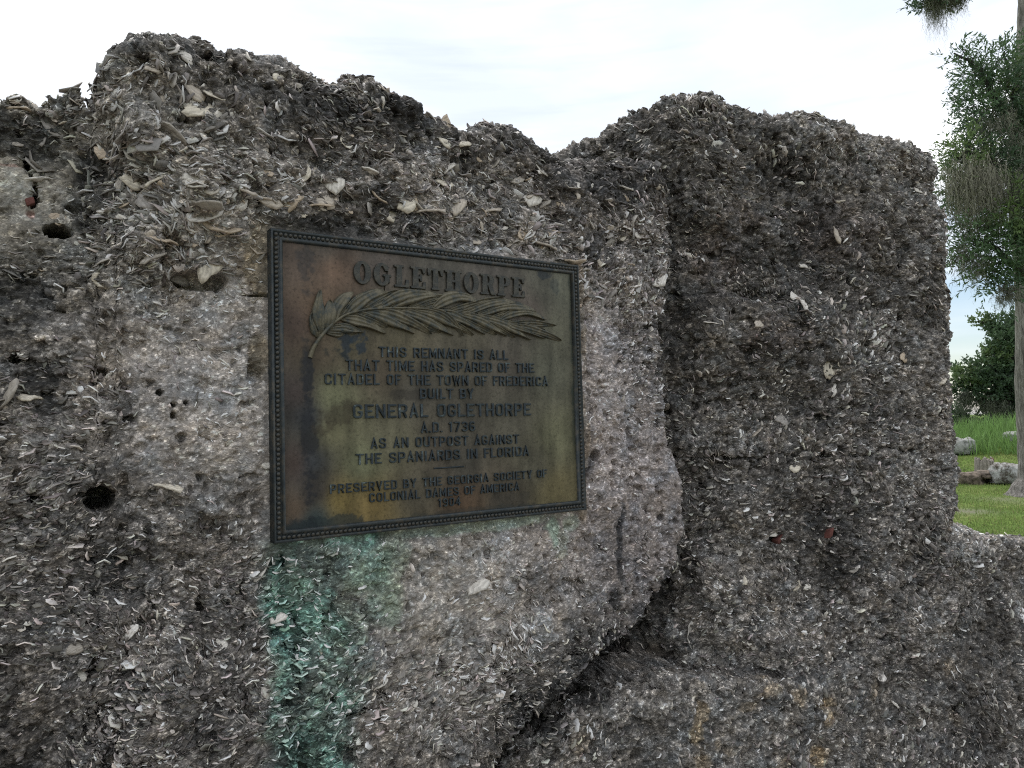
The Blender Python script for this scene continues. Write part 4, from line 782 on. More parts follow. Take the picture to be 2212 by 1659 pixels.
# leaf spray
spray = link('leaf_spray', None, plaque); spray.location = rp(at(700, 690, PYP))
base_w = np.array(plaque.location) + np.array(spray.location)
def P1(x, y, lift=0.0):
    q = at(*disp_pt(1, x, y), PYP - .004); return np.array([q[0], q[2]])
def bez(a, b, c, n):
    t = np.linspace(0, 1, n)[:, None]; return (1 - t) ** 2 * a + 2 * t * (1 - t) * b + t * t * c
def leaf(a, b, bow, width, lift, curl, seed):
    r = np.random.default_rng(seed); A, B = P1(*a), P1(*b); D = B - A; L = np.linalg.norm(D); nrm = np.array([-D[1], D[0]]) / L
    C = (A + B) / 2 + nrm * bow * L; width *= 1.22; ns, nw = 24, 13; cen = bez(A, C, B, ns); tg = np.gradient(cen, axis=0); tg /= np.linalg.norm(tg, axis=1, keepdims=True); nr_ = np.stack([-tg[:, 1], tg[:, 0]], 1)
    s = np.linspace(0, 1, ns); w = width * np.clip(np.sin(math.pi * np.clip(s * .93 + .05, 0, 1) ** .85), 0.02, 1) ** .8; w[-1] *= .1
    t = np.linspace(-1, 1, nw); ph = r.uniform(0, 6)
    wav = 1 + .12 * np.sin(s * 9 + ph)
    X = cen[:, None] + nr_[:, None] * (t[None, :, None] * (w * wav)[:, None, None])
    ridge = .0017 * np.cos(t[None] * 9.5 + .6 * np.sin(s * 5 + ph)[:, None]) * (1 - s[:, None] ** 4)
    hgt = lift * np.sin(math.pi * np.clip(s * .9 + .08, 0, 1))[:, None] * (1 - .35 * t[None] ** 2) + .0022 + ridge * 1.1 + curl * t[None] * .0045 * (s[:, None]) + .0022 * np.exp(-((t[None] - np.sign(curl) * .92) / .12) ** 2) - .0012 * np.exp(-(t[None] / .1) ** 2)
    hgt = np.maximum(hgt, .0012)
    top = np.stack([X[..., 0], PYP - hgt, X[..., 1]], -1)
    # skirt down to the panel
    G = np.concatenate([np.stack([X[:, :1, 0], np.full((ns, 1), PYP + .001), X[:, :1, 1]], -1), top, np.stack([X[:, -1:, 0], np.full((ns, 1), PYP + .001), X[:, -1:, 1]], -1)], 1)
    me = mesh_np('leaf', G.reshape(-1, 3) - base_w, quads(ns, nw + 2)[:, ::-1], mats=[MB_FROND], smooth=True)
    link('leaf', me, spray)
stemP = [(330, 895), (345, 835), (395, 755), (470, 672), (560, 612), (680, 582), (850, 573), (1000, 573), (1150, 584), (1300, 600), (1450, 625), (1560, 655), (1700, 695), (1830, 745)]
LEAVES = [ # base, tip, bow, width m, lift, curl
 ((380, 760), (340, 600), .10, .0085, .004, 1), ((405, 740), (398, 448), .12, .0115, .007, 1), ((430, 715), (452, 520), -.1, .012, .009, -1), ((455, 690), (610, 466), .22, .0115, .007, -1), ((520, 640), (700, 478), .1, .008, .004, 1), ((560, 622), (820, 458), .20, .0120, .008, -1), ((650, 592), (890, 462), .06, .009, .004, 1), ((700, 585), (960, 470), .0, .009, .005, -1), ((760, 580), (1090, 463), .16, .0105, .008, -1), ((840, 575), (1190, 492), .20, .0115, .009, -1), ((960, 575), (1250, 492), .05, .0085, .004, 1), ((1020, 575), (1360, 490), .02, .008, .004, 1), ((1120, 582), (1436, 540), .34, .0125, .010, -1), ((1230, 592), (1580, 505), .0, .009, .005, 1), ((1290, 600), (1500, 520), -.05, .008, .004, 1), ((1340, 606), (1672, 532), .13, .0095, .007, -1), ((1420, 618), (1800, 592), .20, .0110, .008, -1), ((1400, 616), (1600, 560), -.06, .008, .004, 1), ((1500, 640), (1700, 590), .05, .007, .004, 1), ((1550, 654), (1862, 650), .30, .0095, .009, -1), ((1600, 670), (1925, 688), .03, .0075, .005, 1),
 ((430, 722), (560, 738), -.12, .007, .004, 1), ((440, 705), (680, 730), .14, .0085, .005, -1), ((470, 685), (620, 740), .05, .006, .003, 1), ((520, 640), (822, 738), .16, .010, .006, -1), ((600, 602), (830, 700), .10, .008, .004, 1), ((640, 592), (1008, 738), .14, .0115, .006, -1), ((740, 582), (1115, 742), .10, .0100, .006, 1), ((820, 576), (1175, 735), .0, .008, .004, 1), ((880, 576), (1262, 750), .10, .0105, .007, -1), ((980, 576), (1350, 730), .12, .0105, .006, -1), ((1040, 578), (1320, 755), .28, .0075, .008, 1), ((1150, 588), (1470, 742), .12, .0105, .006, -1), ((1100, 584), (1390, 750), .02, .007, .004, 1), ((1270, 600), (1612, 755), .12, .0105, .007, -1), ((1220, 596), (1540, 748), .02, .007, .004, 1), ((1390, 622), (1765, 780), .12, .0105, .007, -1), ((1340, 612), (1660, 765), .0, .007, .004, 1), ((1500, 645), (1860, 770), .06, .0085, .005, -1), ((1640, 682), (1960, 786), .05, .0085, .006, 1), ((1560, 662), (1850, 715), .0, .007, .004, 1)]
for k, L_ in enumerate(LEAVES): leaf(*L_[:4], L_[4], L_[5], 900 + k)
sp = np.array([P1(*p) for p in stemP]); tt = np.linspace(0, len(sp) - 1, 70); sx_ = np.interp(tt, range(len(sp)), sp[:, 0]); sz_ = np.interp(tt, range(len(sp)), sp[:, 1])
ker = np.array([1, 2, 3, 2, 1]) / 9; sx_[2:-2] = np.convolve(sx_, ker, 'valid'); sz_[2:-2] = np.convolve(sz_, ker, 'valid')
tg = np.stack([np.gradient(sx_), np.gradient(sz_)], 1); tg /= np.linalg.norm(tg, axis=1, keepdims=True); nn_ = np.stack([-tg[:, 1], tg[:, 0]], 1)
wd = np.interp(tt, [0, 1, 3, 8, 13], [.0056, .0048, .0036, .0022, .0009]); ph = np.linspace(0, math.pi, 8)
V = []
for i in range(70):
    for p in ph: V.append((sx_[i] + nn_[i, 0] * wd[i] * math.cos(p), PYP + .001 - math.sin(p) * wd[i] * 1.2 - .0075 * min(1, i / 10) * (1 - .3 * i / 70), sz_[i] + nn_[i, 1] * wd[i] * math.cos(p)))
V = np.array(V); cap = np.array([[V[:8, 0].mean(), V[:8, 1].mean() + .001, V[:8, 2].mean()]])
Fs = [tuple(q) for q in quads(70, 8)]
me = mesh_np('stem', V - base_w, Fs, mats=[MB_FROND], smooth=True); link('stem', me, spray)
me = mesh_np('stem_end', np.vstack([V[:8], cap]) - base_w, [(i, i + 1, 8) for i in range(7)] + [(7, 0, 8)], mats=[MB_FROND]); link('stem_end', me, spray)

# ------------------------------------------------------------------ lawn
def ground_z(x, y):
    P = np.stack([x, y, 0 * x], 1); z = .05 * fbm(P, .25, 3, 905) * sm(6, 14, np.hypot(x, y))
    for (px, py, r1, h) in ((2260, 985, 5.5, .85), (2190, 960, 4.0, .35)):
        c = at_ground(px, py); z = z + h * np.exp(-(((x - c[0]) ** 2 + (y - c[1]) ** 2) / r1 ** 2))
    return z
ax_ = np.concatenate([-np.geomspace(1200, 12, 26), np.linspace(-11, 60, 240), np.geomspace(61, 1200, 26)])
ay_ = np.concatenate([-np.geomspace(900, 7, 22), np.linspace(-6, 40, 170), np.geomspace(41, 1200, 26)])
gx, gy = np.meshgrid(ax_, ay_); zz = ground_z(gx.ravel(), gy.ravel())
m, t, b = mat('lawn'); w = coords(t)
n_a = noise(t, w, .7, 7.0, .7); n_b = noise(t, w, 9.0, 6.0, .75); n_c = noise(t, w, 60.0, 4.0, .7)
c = ramp(t, [(.30, (.075, .130, .025)), (.5, (.125, .190, .040)), (.68, (.19, .22, .07))], n_a)
c = mixrgb(t, c, ramp(t, [(.34, .5), (.5, 1.), (.7, 1.5)], n_b), .9, 'MULTIPLY'); c = mixrgb(t, c, ramp(t, [(.3, .5), (.7, 1.4)], n_c), .7, 'MULTIPLY')
dirt = N(t, 'ShaderNodeAttribute', attribute_name='col'); ds = N(t, 'ShaderNodeSeparateColor'); t.links.new(dirt.outputs[0], ds.inputs[0])
dm = N(t, 'ShaderNodeMath', operation='MULTIPLY_ADD', inp={1: 1.6, 2: -.8}, use_clamp=True); t.links.new(n_b, dm.inputs[0])
dd_ = N(t, 'ShaderNodeMath', operation='MULTIPLY_ADD', use_clamp=True); t.links.new(ds.outputs[0], dd_.inputs[0]); dd_.inputs[1].default_value = 1.0; t.links.new(dm.outputs[0], dd_.inputs[2])
dq = N(t, 'ShaderNodeMath', operation='MULTIPLY', use_clamp=True); t.links.new(dd_.outputs[0], dq.inputs[0]); t.links.new(ds.outputs[0], dq.inputs[1])
c = mixrgb(t, c, (.215, .19, .16), dq.outputs[0]); t.links.new(c, b.inputs['Base Color']); b.inputs['Roughness'].default_value = .95; b.inputs['Specular IOR Level'].default_value = .1
bump(t, b, n_b, .8, .04)
DIRT = [(*at_ground(2088, 1103)[:2], .55, .9), (*at_ground(2165, 1078)[:2], .6, .7), (*at_ground(2200, 1085)[:2], .5, .5)]
dv = np.zeros(gx.size)
for (a, b_, r1, k) in DIRT: dv = np.maximum(dv, k * np.exp(-(((gx.ravel() - a) ** 2 + (gy.ravel() - b_) ** 2) / r1 ** 2)))
bounce_sand = sm(1.2, -.4, gy.ravel()) * sm(-16, -12, gy.ravel()) * sm(16, 11, np.abs(gx.ravel() - 1)); dv = np.maximum(dv, bounce_sand * 1.0)  # unseen bare sandy strip, added to bounce neutral light onto the wall
M_LAWN = m
g = link('ground', mesh_np('ground', np.stack([gx.ravel(), gy.ravel(), zz], 1), quads(*gx.shape), mats=[m], smooth=True, colors=np.stack([dv] * 3, 1)), None, kind='structure', label='mown green lawn with thin brown patches')
# ground sheet facing up
# grass blades where the lawn shows beside the wall
def leafmat(name, cols, trans=.3, rough=.5):
    m, t, b = mat(name); a = N(t, 'ShaderNodeAttribute', attribute_name='col')
    w = coords(t); n = noise(t, w, 2.0, 3.0, .6)
    c = mixrgb(t, a.outputs[0], ramp(t, [(.3, .75), (.7, 1.25)], n), .7, 'MULTIPLY')
    t.links.new(c, b.inputs['Base Color']); b.inputs['Roughness'].default_value = rough; b.inputs['Specular IOR Level'].default_value = .3
    if trans:
        tr = N(t, 'ShaderNodeBsdfTranslucent'); t.links.new(c, tr.inputs[0]); mxs = N(t, 'ShaderNodeMixShader', inp={0: trans}); out = t.nodes['Material Output']
        t.links.new(b.outputs[0], mxs.inputs[1]); t.links.new(tr.outputs[0], mxs.inputs[2]); t.links.new(mxs.outputs[0], out.inputs[0])
    return m
M_LEAF = leafmat('leaves', None, .35); M_GRASS = leafmat('grass', None, .3, .7); M_MOSS = leafmat('moss', None, .15, .95)
def ribbons(base, tipv, width, bend, r, segs=2):
    """n x 3 base points, tip vectors -> tapering blades"""
    n = len(base); side = np.cross(tipv, r.normal(0, 1, (n, 3))); side /= np.linalg.norm(side, axis=1, keepdims=True) + 1e-9
    V = []
    for k in range(segs + 1):
        f = k / segs; c = base + tipv * f + bend * f * f; wv = (width * (1 - f ** 1.5) + .0001)[:, None] * side
        V += [c - wv, c + wv]
    V = np.stack(V, 1); Fl = np.array([(2 * k, 2 * k + 1, 2 * k + 3, 2 * k + 2) for k in range(segs)])
    return V.reshape(-1, 3), (Fl[None] + (np.arange(n) * (2 * segs + 2))[:, None, None]).reshape(-1, 4), 2 * segs + 2
r = np.random.default_rng(77)
def wedge(n, d0, d1, p0, p1):
    d = np.sqrt(r.uniform(d0 ** 2, d1 ** 2, n)); px = r.uniform(p0, p1, n); out = np.zeros((n, 3))
    for i in range(n):
        q = ray(px[i], 900); h = math.hypot(q[0], q[1]); out[i, :2] = CAM[:2] + q[:2] / h * d[i]
    out[:, 2] = ground_z(out[:, 0], out[:, 1]); return out
B_ = wedge(110000, 7.5, 30, 1850, 2600)
keep = np.ones(len(B_), bool)
for (a, b_, r1, k) in DIRT: keep &= r.random(len(B_)) > k * np.exp(-(((B_[:, 0] - a) ** 2 + (B_[:, 1] - b_) ** 2) / r1 ** 2))
B_ = B_[keep]; n = len(B_); hgt = r.uniform(.03, .075, n) * (1 + .5 * vnoise(B_, 1.3, 5)); tip = np.stack([r.normal(0, .02, n), r.normal(0, .02, n), hgt], 1)
V, Fc, k = ribbons(B_, tip, r.uniform(.003, .006, n), tip[:, [1, 0, 2]] * np.array([.5, .5, -.2]), r, 1)
gc = np.array([.155, .215, .060])[None] * (r.uniform(.6, 1.4, n) * (1 + .3 * vnoise(B_, .8, 6)))[:, None]; dry = r.random(n) < .12; gc[dry] = np.array([.30, .27, .13])
link('grass', mesh_np('grass', V, Fc, mats=[M_GRASS], colors=np.repeat(gc, k, 0)), None, kind='stuff', label='short lawn grass beyond the wall', category='grass')
# tall grass at the lawn's far edge
B_ = wedge(13000, 27.5, 36, 1650, 2650); n = len(B_); hgt = r.uniform(.35, .95, n) * (1 + .35 * vnoise(B_, .6, 8)); tip = np.stack([r.normal(0, .12, n), r.normal(0, .12, n), hgt], 1)
V, Fc, k = ribbons(B_, tip, r.uniform(.010, .022, n), np.stack([r.normal(0, .15, n), r.normal(0, .15, n), -hgt * .12], 1), r, 3)
gc = np.array([.16, .27, .08])[None] * r.uniform(.6, 1.4, n)[:, None]
link('tall_grass', mesh_np('tall_grass', V, Fc, mats=[M_GRASS], colors=np.repeat(gc, k, 0)), None, kind='stuff', label='tall green grass along the far edge of the lawn', category='grass')

# ------------------------------------------------------------------ stones and stump
def lump(name, c, size, m, seed, label, cat, group=None, rough=.16, rotz=0., flat=.15, sub=4):
    import bmesh
    bm = bmesh.new(); bmesh.ops.create_icosphere(bm, subdivisions=sub, radius=1.0); V = np.array([v.co[:] for v in bm.verts]); Fc = [tuple(v.index for v in f.verts) for f in bm.faces]; bm.free()
    V = np.sign(V) * np.abs(V) ** .62; V /= np.abs(V).max()
    P = V + seed; d = fbm(P, .9, 3, seed) * .35 + fbm(P, 3.0, 3, seed + 3) * rough + vnoise(P, 9., seed) * .035
    V = V * (1 + d)[:, None] * np.array(size); V[:, 2] = np.maximum(V[:, 2], -size[2] * flat - .05)
    cc, ss = math.cos(rotz), math.sin(rotz); V = np.stack([V[:, 0] * cc - V[:, 1] * ss, V[:, 0] * ss + V[:, 1] * cc, V[:, 2]], 1)
    o = link(name, mesh_np(name, V, Fc, mats=[m], smooth=False), None, label=label, category=cat); o.location = c
    if group: o['group'] = group
    return o
def lichen(name, dark, light, thr, sc=6.0):
    m, t, b = mat(name); w = coords(t); n = noise(t, w, sc, 8.0, .75); c = ramp(t, [(thr - .08, dark), (thr + .02, light), (thr + .2, tuple(x * 1.25 for x in light))], n)
    t.links.new(c, b.inputs['Base Color']); b.inputs['Roughness'].default_value = .9; bump(t, b, noise(t, w, 25., 6., .7), .8, .03); return m
M_PALE = lichen('pale_stone', (.13, .13, .12), (.31, .31, .29), .48, 5.); M_LICH = lichen('lichen_stone', (.09, .075, .06), (.36, .36, .34), .53, 6.0)
M_BROWNST = lichen('brown_stone', (.07, .055, .04), (.19, .15, .115), .5, 5.)
def gp(px, py, dz=0.):
    p = at_ground(px, py); return (float(p[0]), float(p[1]), float(ground_z(np.array([p[0]]), np.array([p[1]]))[0]) + dz)
lump('stone', gp(2084, 1002, .12), (.34, .3, .42), M_PALE, 31, 'pale rounded grey stone in front of the tall grass, half hidden by the wall end', 'stone')
lump('stone', gp(2124, 978, .06), (.30, .25, .16), M_PALE, 32, 'small pale stone lying at the foot of the tall grass', 'stone')
lump('stone', tuple(np.array(at_dist(2196, 944, 30)) - np.array([0, 0, .05])), (.5, .4, .22), M_PALE, 33, 'small pale stone on the grassy rise beside the tree trunk', 'stone')
lump('stone_chunk', gp(2098, 1046, .08), (.34, .3, .20), M_BROWNST, 41, 'brown chunk of fallen masonry on the lawn, left of the dark hollow', 'stone', rough=.22)
lump('stone_chunk', gp(2174, 1046, .14), (.42, .36, .30), M_LICH, 42, 'fallen masonry chunk spotted with white lichen beside the tree trunk', 'stone', rough=.25, rotz=.5)
lump('stone_chunk', tuple(np.array(gp(2138, 1046)) + np.array([.0, .1, .20])), (.30, .26, .09), M_BROWNST, 43, 'flat brown slab bridging the two larger fallen chunks', 'stone', rough=.22)
# stump: ring of weathered vertical staves
M_WOOD = simple('weathered_wood', (.21, .155, .12), .9, .45, 7, 30, .7, .02)
sb = np.array(gp(2128, 1026)); st = empty('tree_stump', tuple(sb), 'upright weathered brown tree stump with split sides behind the fallen chunks', 'stump')
rr_ = np.random.default_rng(3)
WOODS = [simple('weathered_wood_' + w, c_, .92, .35, 9, 40, .8, .02) for w, c_ in (('grey', (.25, .22, .19)), ('brown', (.17, .11, .075)), ('dark', (.10, .075, .06)))]
for k in range(15):
    a = math.pi + math.pi * (k + .5) / 15 * 2; rad = .25; p = np.array([rad * math.cos(a) * 1.15, rad * math.sin(a) * .8, 0]); hh = .40 + rr_.uniform(-.05, .06)
    w_ = .062 * rr_.uniform(.75, 1.15); tx = np.array([-math.sin(a) * 1.15, math.cos(a) * .8, 0]); tx /= np.linalg.norm(tx); nx_ = np.array([math.cos(a), math.sin(a), 0]); Vs = []
    for (z, q, o_) in ((-.05, 1.25, .03), (.18, 1.0, 0.), (hh - .02, .92, -.01), (hh, .6, -.02)):
        for (u_, v_) in ((-1, -.6), (0, .35), (1, -.6), (0, -1.6)): Vs.append(p + tx * u_ * w_ * q * .9 + nx_ * (v_ * .03 + o_) + np.array([0, 0, z + (.02 * u_ if z > .3 else 0)]))
    Fs = [(m_ * 4 + i, m_ * 4 + (i + 1) % 4, m_ * 4 + 4 + (i + 1) % 4, m_ * 4 + 4 + i) for m_ in range(3) for i in range(4)] + [(12, 13, 14, 15)]
    link('split_stave', mesh_np('split_stave', Vs, Fs, mats=[WOODS[int(rr_.integers(0, 3)) if k % 2 else 0]]), st)
hv = [(.21 * math.cos(a) * 1.1, .16 * math.sin(a), z) for z in (0, .31) for a in np.linspace(0, 2 * math.pi, 12, endpoint=False)] + [(0, 0, .28)]
link('heartwood', mesh_np('heartwood', hv, [(i, (i + 1) % 12, 12 + (i + 1) % 12) for i in range(12)] + [(i, 12 + (i + 1) % 12, 12 + i) for i in range(12)] + [(12 + i, 12 + (i + 1) % 12, 24) for i in range(12)], mats=[WOODS[2]]), st)

# ------------------------------------------------------------------ trees
def tube(path, rad, seg=10, bark=0.0, seed=0):
    path = np.array(path, float); n = len(path); tg = np.gradient(path, axis=0); tg /= np.linalg.norm(tg, axis=1, keepdims=True) + 1e-9
    ref = np.array([0, 1, .1]); u = np.cross(tg, ref); u /= np.linalg.norm(u, axis=1, keepdims=True) + 1e-9; v = np.cross(tg, u)
    a = np.linspace(0, 2 * math.pi, seg, endpoint=False); rr = np.array(rad)[:, None] * np.ones(seg)[None]
    C = path[:, None] + (np.cos(a)[None, :, None] * u[:, None] + np.sin(a)[None, :, None] * v[:, None]) * rr[..., None]
    if bark:
        P = C.reshape(-1, 3) * np.array([1, 1, .28]); d = (np.abs(fbm(P, 14., 3, seed)) * -bark + fbm(P, 3., 2, seed + 5) * bark).reshape(n, seg)
        C = C + (np.cos(a)[None, :, None] * u[:, None] + np.sin(a)[None, :, None] * v[:, None]) * d[..., None]
    i = np.arange(n * seg).reshape(n, seg); j = np.roll(i, -1, 1)
    return C.reshape(-1, 3), np.stack([i[:-1], j[:-1], j[1:], i[1:]], -1).reshape(-1, 4)
def join(L):
    V, Fc, o = [], [], 0
    for a, b in L: V.append(a); Fc.append(b + o); o += len(a)
    return np.vstack(V), np.vstack(Fc)
def barkmat(name, lo, mid, hi):
    m, t, b = mat(name); w = coords(t, (9, 9, 1.7)); n = noise(t, w, 2.2, 7., .65, .6); t.links.new(ramp(t, [(.32, lo), (.5, mid), (.66, hi)], n), b.inputs['Base Color'])
    b.inputs['Roughness'].default_value = .95; bump(t, b, n, 1.0, .05); return m
M_BARK = barkmat('bark', (.05, .045, .04), (.17, .155, .14), (.30, .28, .26)); M_BARKD = barkmat('dark_bark', (.02, .018, .016), (.05, .045, .04), (.09, .08, .075))

def leaves(tw_base, tw_dir, per, ll, lw, r, col, spread=.8):
    """leaves set along twigs: two-quad folded blades"""
    n = len(tw_base); f = np.tile(np.linspace(.15, 1.05, per), (n, 1)) + r.uniform(-.05, .05, (n, per))
    B = tw_base[:, None] + tw_dir[:, None] * f[..., None]; B = B.reshape(-1, 3)
    D = np.repeat(tw_dir / (np.linalg.norm(tw_dir, axis=1, keepdims=True) + 1e-9), per, 0) + r.normal(0, spread, (n * per, 3)); D /= np.linalg.norm(D, axis=1, keepdims=True)
    ln = ll * r.uniform(.6, 1.3, n * per); side = np.cross(D, r.normal(0, 1, D.shape)); side /= np.linalg.norm(side, axis=1, keepdims=True) + 1e-9; up = np.cross(D, side)
    w = lw * r.uniform(.7, 1.3, n * per)
    V = np.stack([B, B + D * (ln * .5)[:, None] - side * w[:, None] + up * (w * .4)[:, None], B + D * ln[:, None], B + D * (ln * .5)[:, None] + side * w[:, None] + up * (w * .4)[:, None]], 1)
    Fc = (np.array([[0, 1, 2], [0, 2, 3]])[None] + (np.arange(n * per) * 4)[:, None, None]).reshape(-1, 3)
    c = np.repeat(col, per, 0) * r.uniform(.75, 1.3, (n * per, 1)); return V.reshape(-1, 3), Fc, np.repeat(c, 4, 0)
def twigs(blobl, dist_fn, n, r, tl, anchor=None):
    """n twig bases inside screen-measured clumps placed at real distances"""
    w = np.array([b[2] * b[3] * b[5] for b in blobl]); w = w / w.sum(); which = r.choice(len(blobl), n, p=w); B = np.zeros((n, 3)); D = np.zeros((n, 3)); Cc = np.zeros((n, 3))
    for i in range(n):
        b = blobl[which[i]]; d0 = b[4]; v = r.normal(0, 1, 3); v /= np.linalg.norm(v); q = r.uniform(.25, 1) ** .5
        c = at_dist(b[0], b[1], d0); px2m = d0 / F; off = v * q * np.array([b[2] * px2m, b[2] * px2m, b[3] * px2m])
        B[i] = c + off; D[i] = v * np.array([1, 1, .7]) + r.normal(0, .45, 3) + np.array([0, 0, .12]); D[i] *= tl * r.uniform(.6, 1.3) / np.linalg.norm(D[i])
        Cc[i] = b[6]
    return B, D, Cc
def moss_beard(name, tops, length, n, r, spread, label, scale=1.0, colr=(.19, .19, .15)):
    tops = np.array(tops); p = tops[r.integers(0, len(tops), n)] + r.normal(0, 1, (n, 3)) * spread * np.array([1, 1, 1.0]); L = length * r.beta(1.5, 2.0, n); sg = 16
    walk = np.cumsum(r.normal(0, .011 * scale, (n, sg, 3)), 1) * np.array([1, 1, .3]); f = np.linspace(0, 1, sg)
    B = p[:, None] + walk; B[..., 2] -= L[:, None] * f[None]
    T = r.normal(0, .022 * scale, (n, sg, 3)); T[..., 2] -= (L / sg * 1.5)[:, None] + .012 * scale
    B, T = B.reshape(-1, 3), T.reshape(-1, 3)
    V, Fc, k = ribbons(B, T, .0042 * scale * r.uniform(.5, 1.3, len(B)) * np.tile(1.15 - f, n), r.normal(0, .014 * scale, B.shape), r, 2)
    cl = np.repeat(np.repeat(np.array(colr)[None] * r.uniform(.6, 1.35, (n, 1)), sg, 0), k, 0); V, Fc, cols = [V], [Fc], [cl]
    o_ = link(name, mesh_np(name, np.vstack(V), np.vstack(Fc), mats=[M_MOSS], colors=np.vstack(cols)), None, label=label, category='spanish moss', group='beards of Spanish moss hanging from the trees')
    return o_

G1, G2, G3 = (.095, .155, .075), (.070, .118, .066), (.145, .21, .08)
DT = 15.0
base = at_ground(2240, 1070); tb = (float(base[0]), float(base[1]), 0.0); dT = math.hypot(base[0] - CAM[0], base[1] - CAM[1]); k = dT / F
T1 = empty('live_oak', tb, 'tall oak with a grey furrowed trunk at the right edge of the photo', 'tree')
pth, rad = [], []
for (px, py, rpx) in ((2240, 1078, 66), (2240, 1062, 50), (2243, 1040, 42), (2243, 1000, 40), (2240, 900, 40), (2238, 750, 40), (2234, 600, 42), (2231, 400, 46), (2226, 250, 44), (2230, 130, 38), (2232, 50, 33), (2230, -60, 32), (2236, -300, 28), (2250, -600, 20)):
    p = at_dist(px + 13, py, dT); pth.append(p); rad.append(rpx * k)
pth = np.array(pth); pth[0, 2] = -.1; tt = np.linspace(0, len(pth) - 1, 110); pf = np.stack([np.interp(tt, range(len(pth)), pth[:, i]) for i in range(3)], 1); rf = np.interp(tt, range(len(pth)), rad)
V, Fc = tube(pf, rf, 40, .05, 12); link('trunk', mesh_np('trunk', V - np.array(tb), Fc, mats=[M_BARK], smooth=True), T1)
rt = np.random.default_rng(21)
CL1 = [ # px, py, rx, ry, dist, weight, colour
 (2125, 150, 48, 34, 13.2, .7, G1), (2068, 118, 30, 16, 13.0, .35, G1), (2170, 135, 38, 30, 13.4, .8, G1), (2150, 210, 60, 44, 13.4, 1, G2), (2190, 200, 40, 50, 13.8, 1, G3), (2110, 230, 34, 30, 13.0, .6, G1), (2095, 195, 26, 16, 13, .3, G1), (2160, 290, 52, 50, 13.6, 1, G2), (2108, 275, 26, 22, 13.2, .4, G2), (2190, 330, 40, 60, 13.8, .9, G1), (2090, 320, 30, 26, 12.8, .6, G3), (2075, 345, 26, 30, 12.8, .9, G3), (2120, 350, 50, 40, 13.2, 1, G2), (2070, 400, 26, 40, 13.0, .8, G1), (2130, 430, 60, 40, 13.6, .8, G2),
 (2200, 440, 40, 40, 13.0, 1, G3), (2170, 480, 40, 34, 13.0, .9, G3), (2080, 470, 26, 26, 13.0, .7, G2), (2100, 510, 34, 34, 12.8, .9, G1), (2150, 540, 50, 40, 13, .9, G1), (2190, 560, 40, 50, 13.2, 1, G2), (2090, 560, 30, 26, 12.8, .7, G1), (2130, 595, 30, 28, 13, .6, G1), (2180, 620, 26, 26, 13, .5, G2), (2260, 300, 60, 200, 14.2, .5, G2), (2300, 500, 70, 120, 14, .5, G1)]
B_, D_, C_ = twigs(CL1, None, 3900, rt, .22)
V, Fc, cc = leaves(B_, D_, 8, .085, .011, rt, C_, .7)
link('crown', mesh_np('crown', V - np.array(tb), Fc, mats=[M_LEAF], colors=cc), T1, label='sprays of narrow green leaves')
lims = []
def limb(pxs, r0, r1, seed):
    p = np.array([at_dist(*q) for q in pxs]); t_ = np.linspace(0, len(p) - 1, 16); q = np.stack([np.interp(t_, range(len(p)), p[:, i]) for i in range(3)], 1)
    q[1:-1] += np.random.default_rng(seed).normal(0, .03, (14, 3)); lims.append(tube(q, np.linspace(r0, r1, 16), 8))
limb([(2225, 330, 14.9), (2190, 270, 14.2), (2150, 210, 13.4), (2110, 150, 13.2), (2060, 115, 13.0)], .10, .012, 1)
limb([(2225, 420, 14.9), (2180, 380, 14.0), (2130, 350, 13.3), (2085, 330, 12.9), (2060, 340, 12.8)], .12, .015, 2)
limb([(2225, 620, 14.9), (2190, 570, 14.0), (2150, 540, 13.3), (2100, 515, 12.9)], .08, .012, 3)
limb([(2225, 300, 14.9), (2200, 240, 14.2), (2180, 180, 13.6), (2170, 110, 13.4)], .08, .01, 4)
limb([(2225, 540, 14.9), (2190, 480, 13.8), (2190, 430, 13.2)], .06, .01, 5)
limb([(2225, -120, 14.9), (2150, -80, 14.0), (2070, -30, 13.4), (2010, -12, 13.0), (1975, -4, 12.8)], .12, .014, 6)
step = B_[::6]; 
for i in range(len(step)):
    d = D_[::6][i]; lims.append(tube(np.array([step[i] - d * .8, step[i], step[i] + d]), [.007, .005, .002], 4))
V, Fc = join(lims); link('limb', mesh_np('limb', V - np.array(tb), Fc, mats=[M_BARKD], smooth=True), T1)
CL0 = [(1995, -8, 16, 14, 12.8, 1, G2), (2030, -14, 34, 16, 13, 1, G2), (2075, -16, 20, 14, 13, .8, G2), (2050, -50, 60, 30, 13, 1, G1)]
B_, D_, C_ = twigs(CL0, None, 420, rt, .18); V, Fc, cc = leaves(B_, D_, 8, .085, .011, rt, C_, .7)
link('crown', mesh_np('crown', V - np.array(tb), Fc, mats=[M_LEAF], colors=cc), T1, label='leafy tip of the branch reaching into the top of the photo')
mk = lambda L: [at_dist(a, b, c) for a, b, c in L]
moss_beard('spanish_moss', mk([(2010, -8, 12.9), (2020, -6, 12.9), (2028, -4, 12.9)]), .72, 330, rt, .06, 'long grey beard of Spanish moss hanging from the branch at the top edge')
moss_beard('spanish_moss', mk([(2055, -10, 13), (2066, -8, 13)]), .36, 200, rt, .07, 'short ragged tuft of Spanish moss at the top edge, right one of the pair')
moss_beard('spanish_moss', mk([(2085, 375, 12.7), (2100, 370, 12.7), (2120, 380, 12.8), (2070, 385, 12.8), (2140, 390, 13), (2110, 395, 12.8)]), 1.0, 1300, rt, .14, 'broad pale curtain of Spanish moss beneath the leafy limb beside the wall top', colr=(.25, .24, .19))
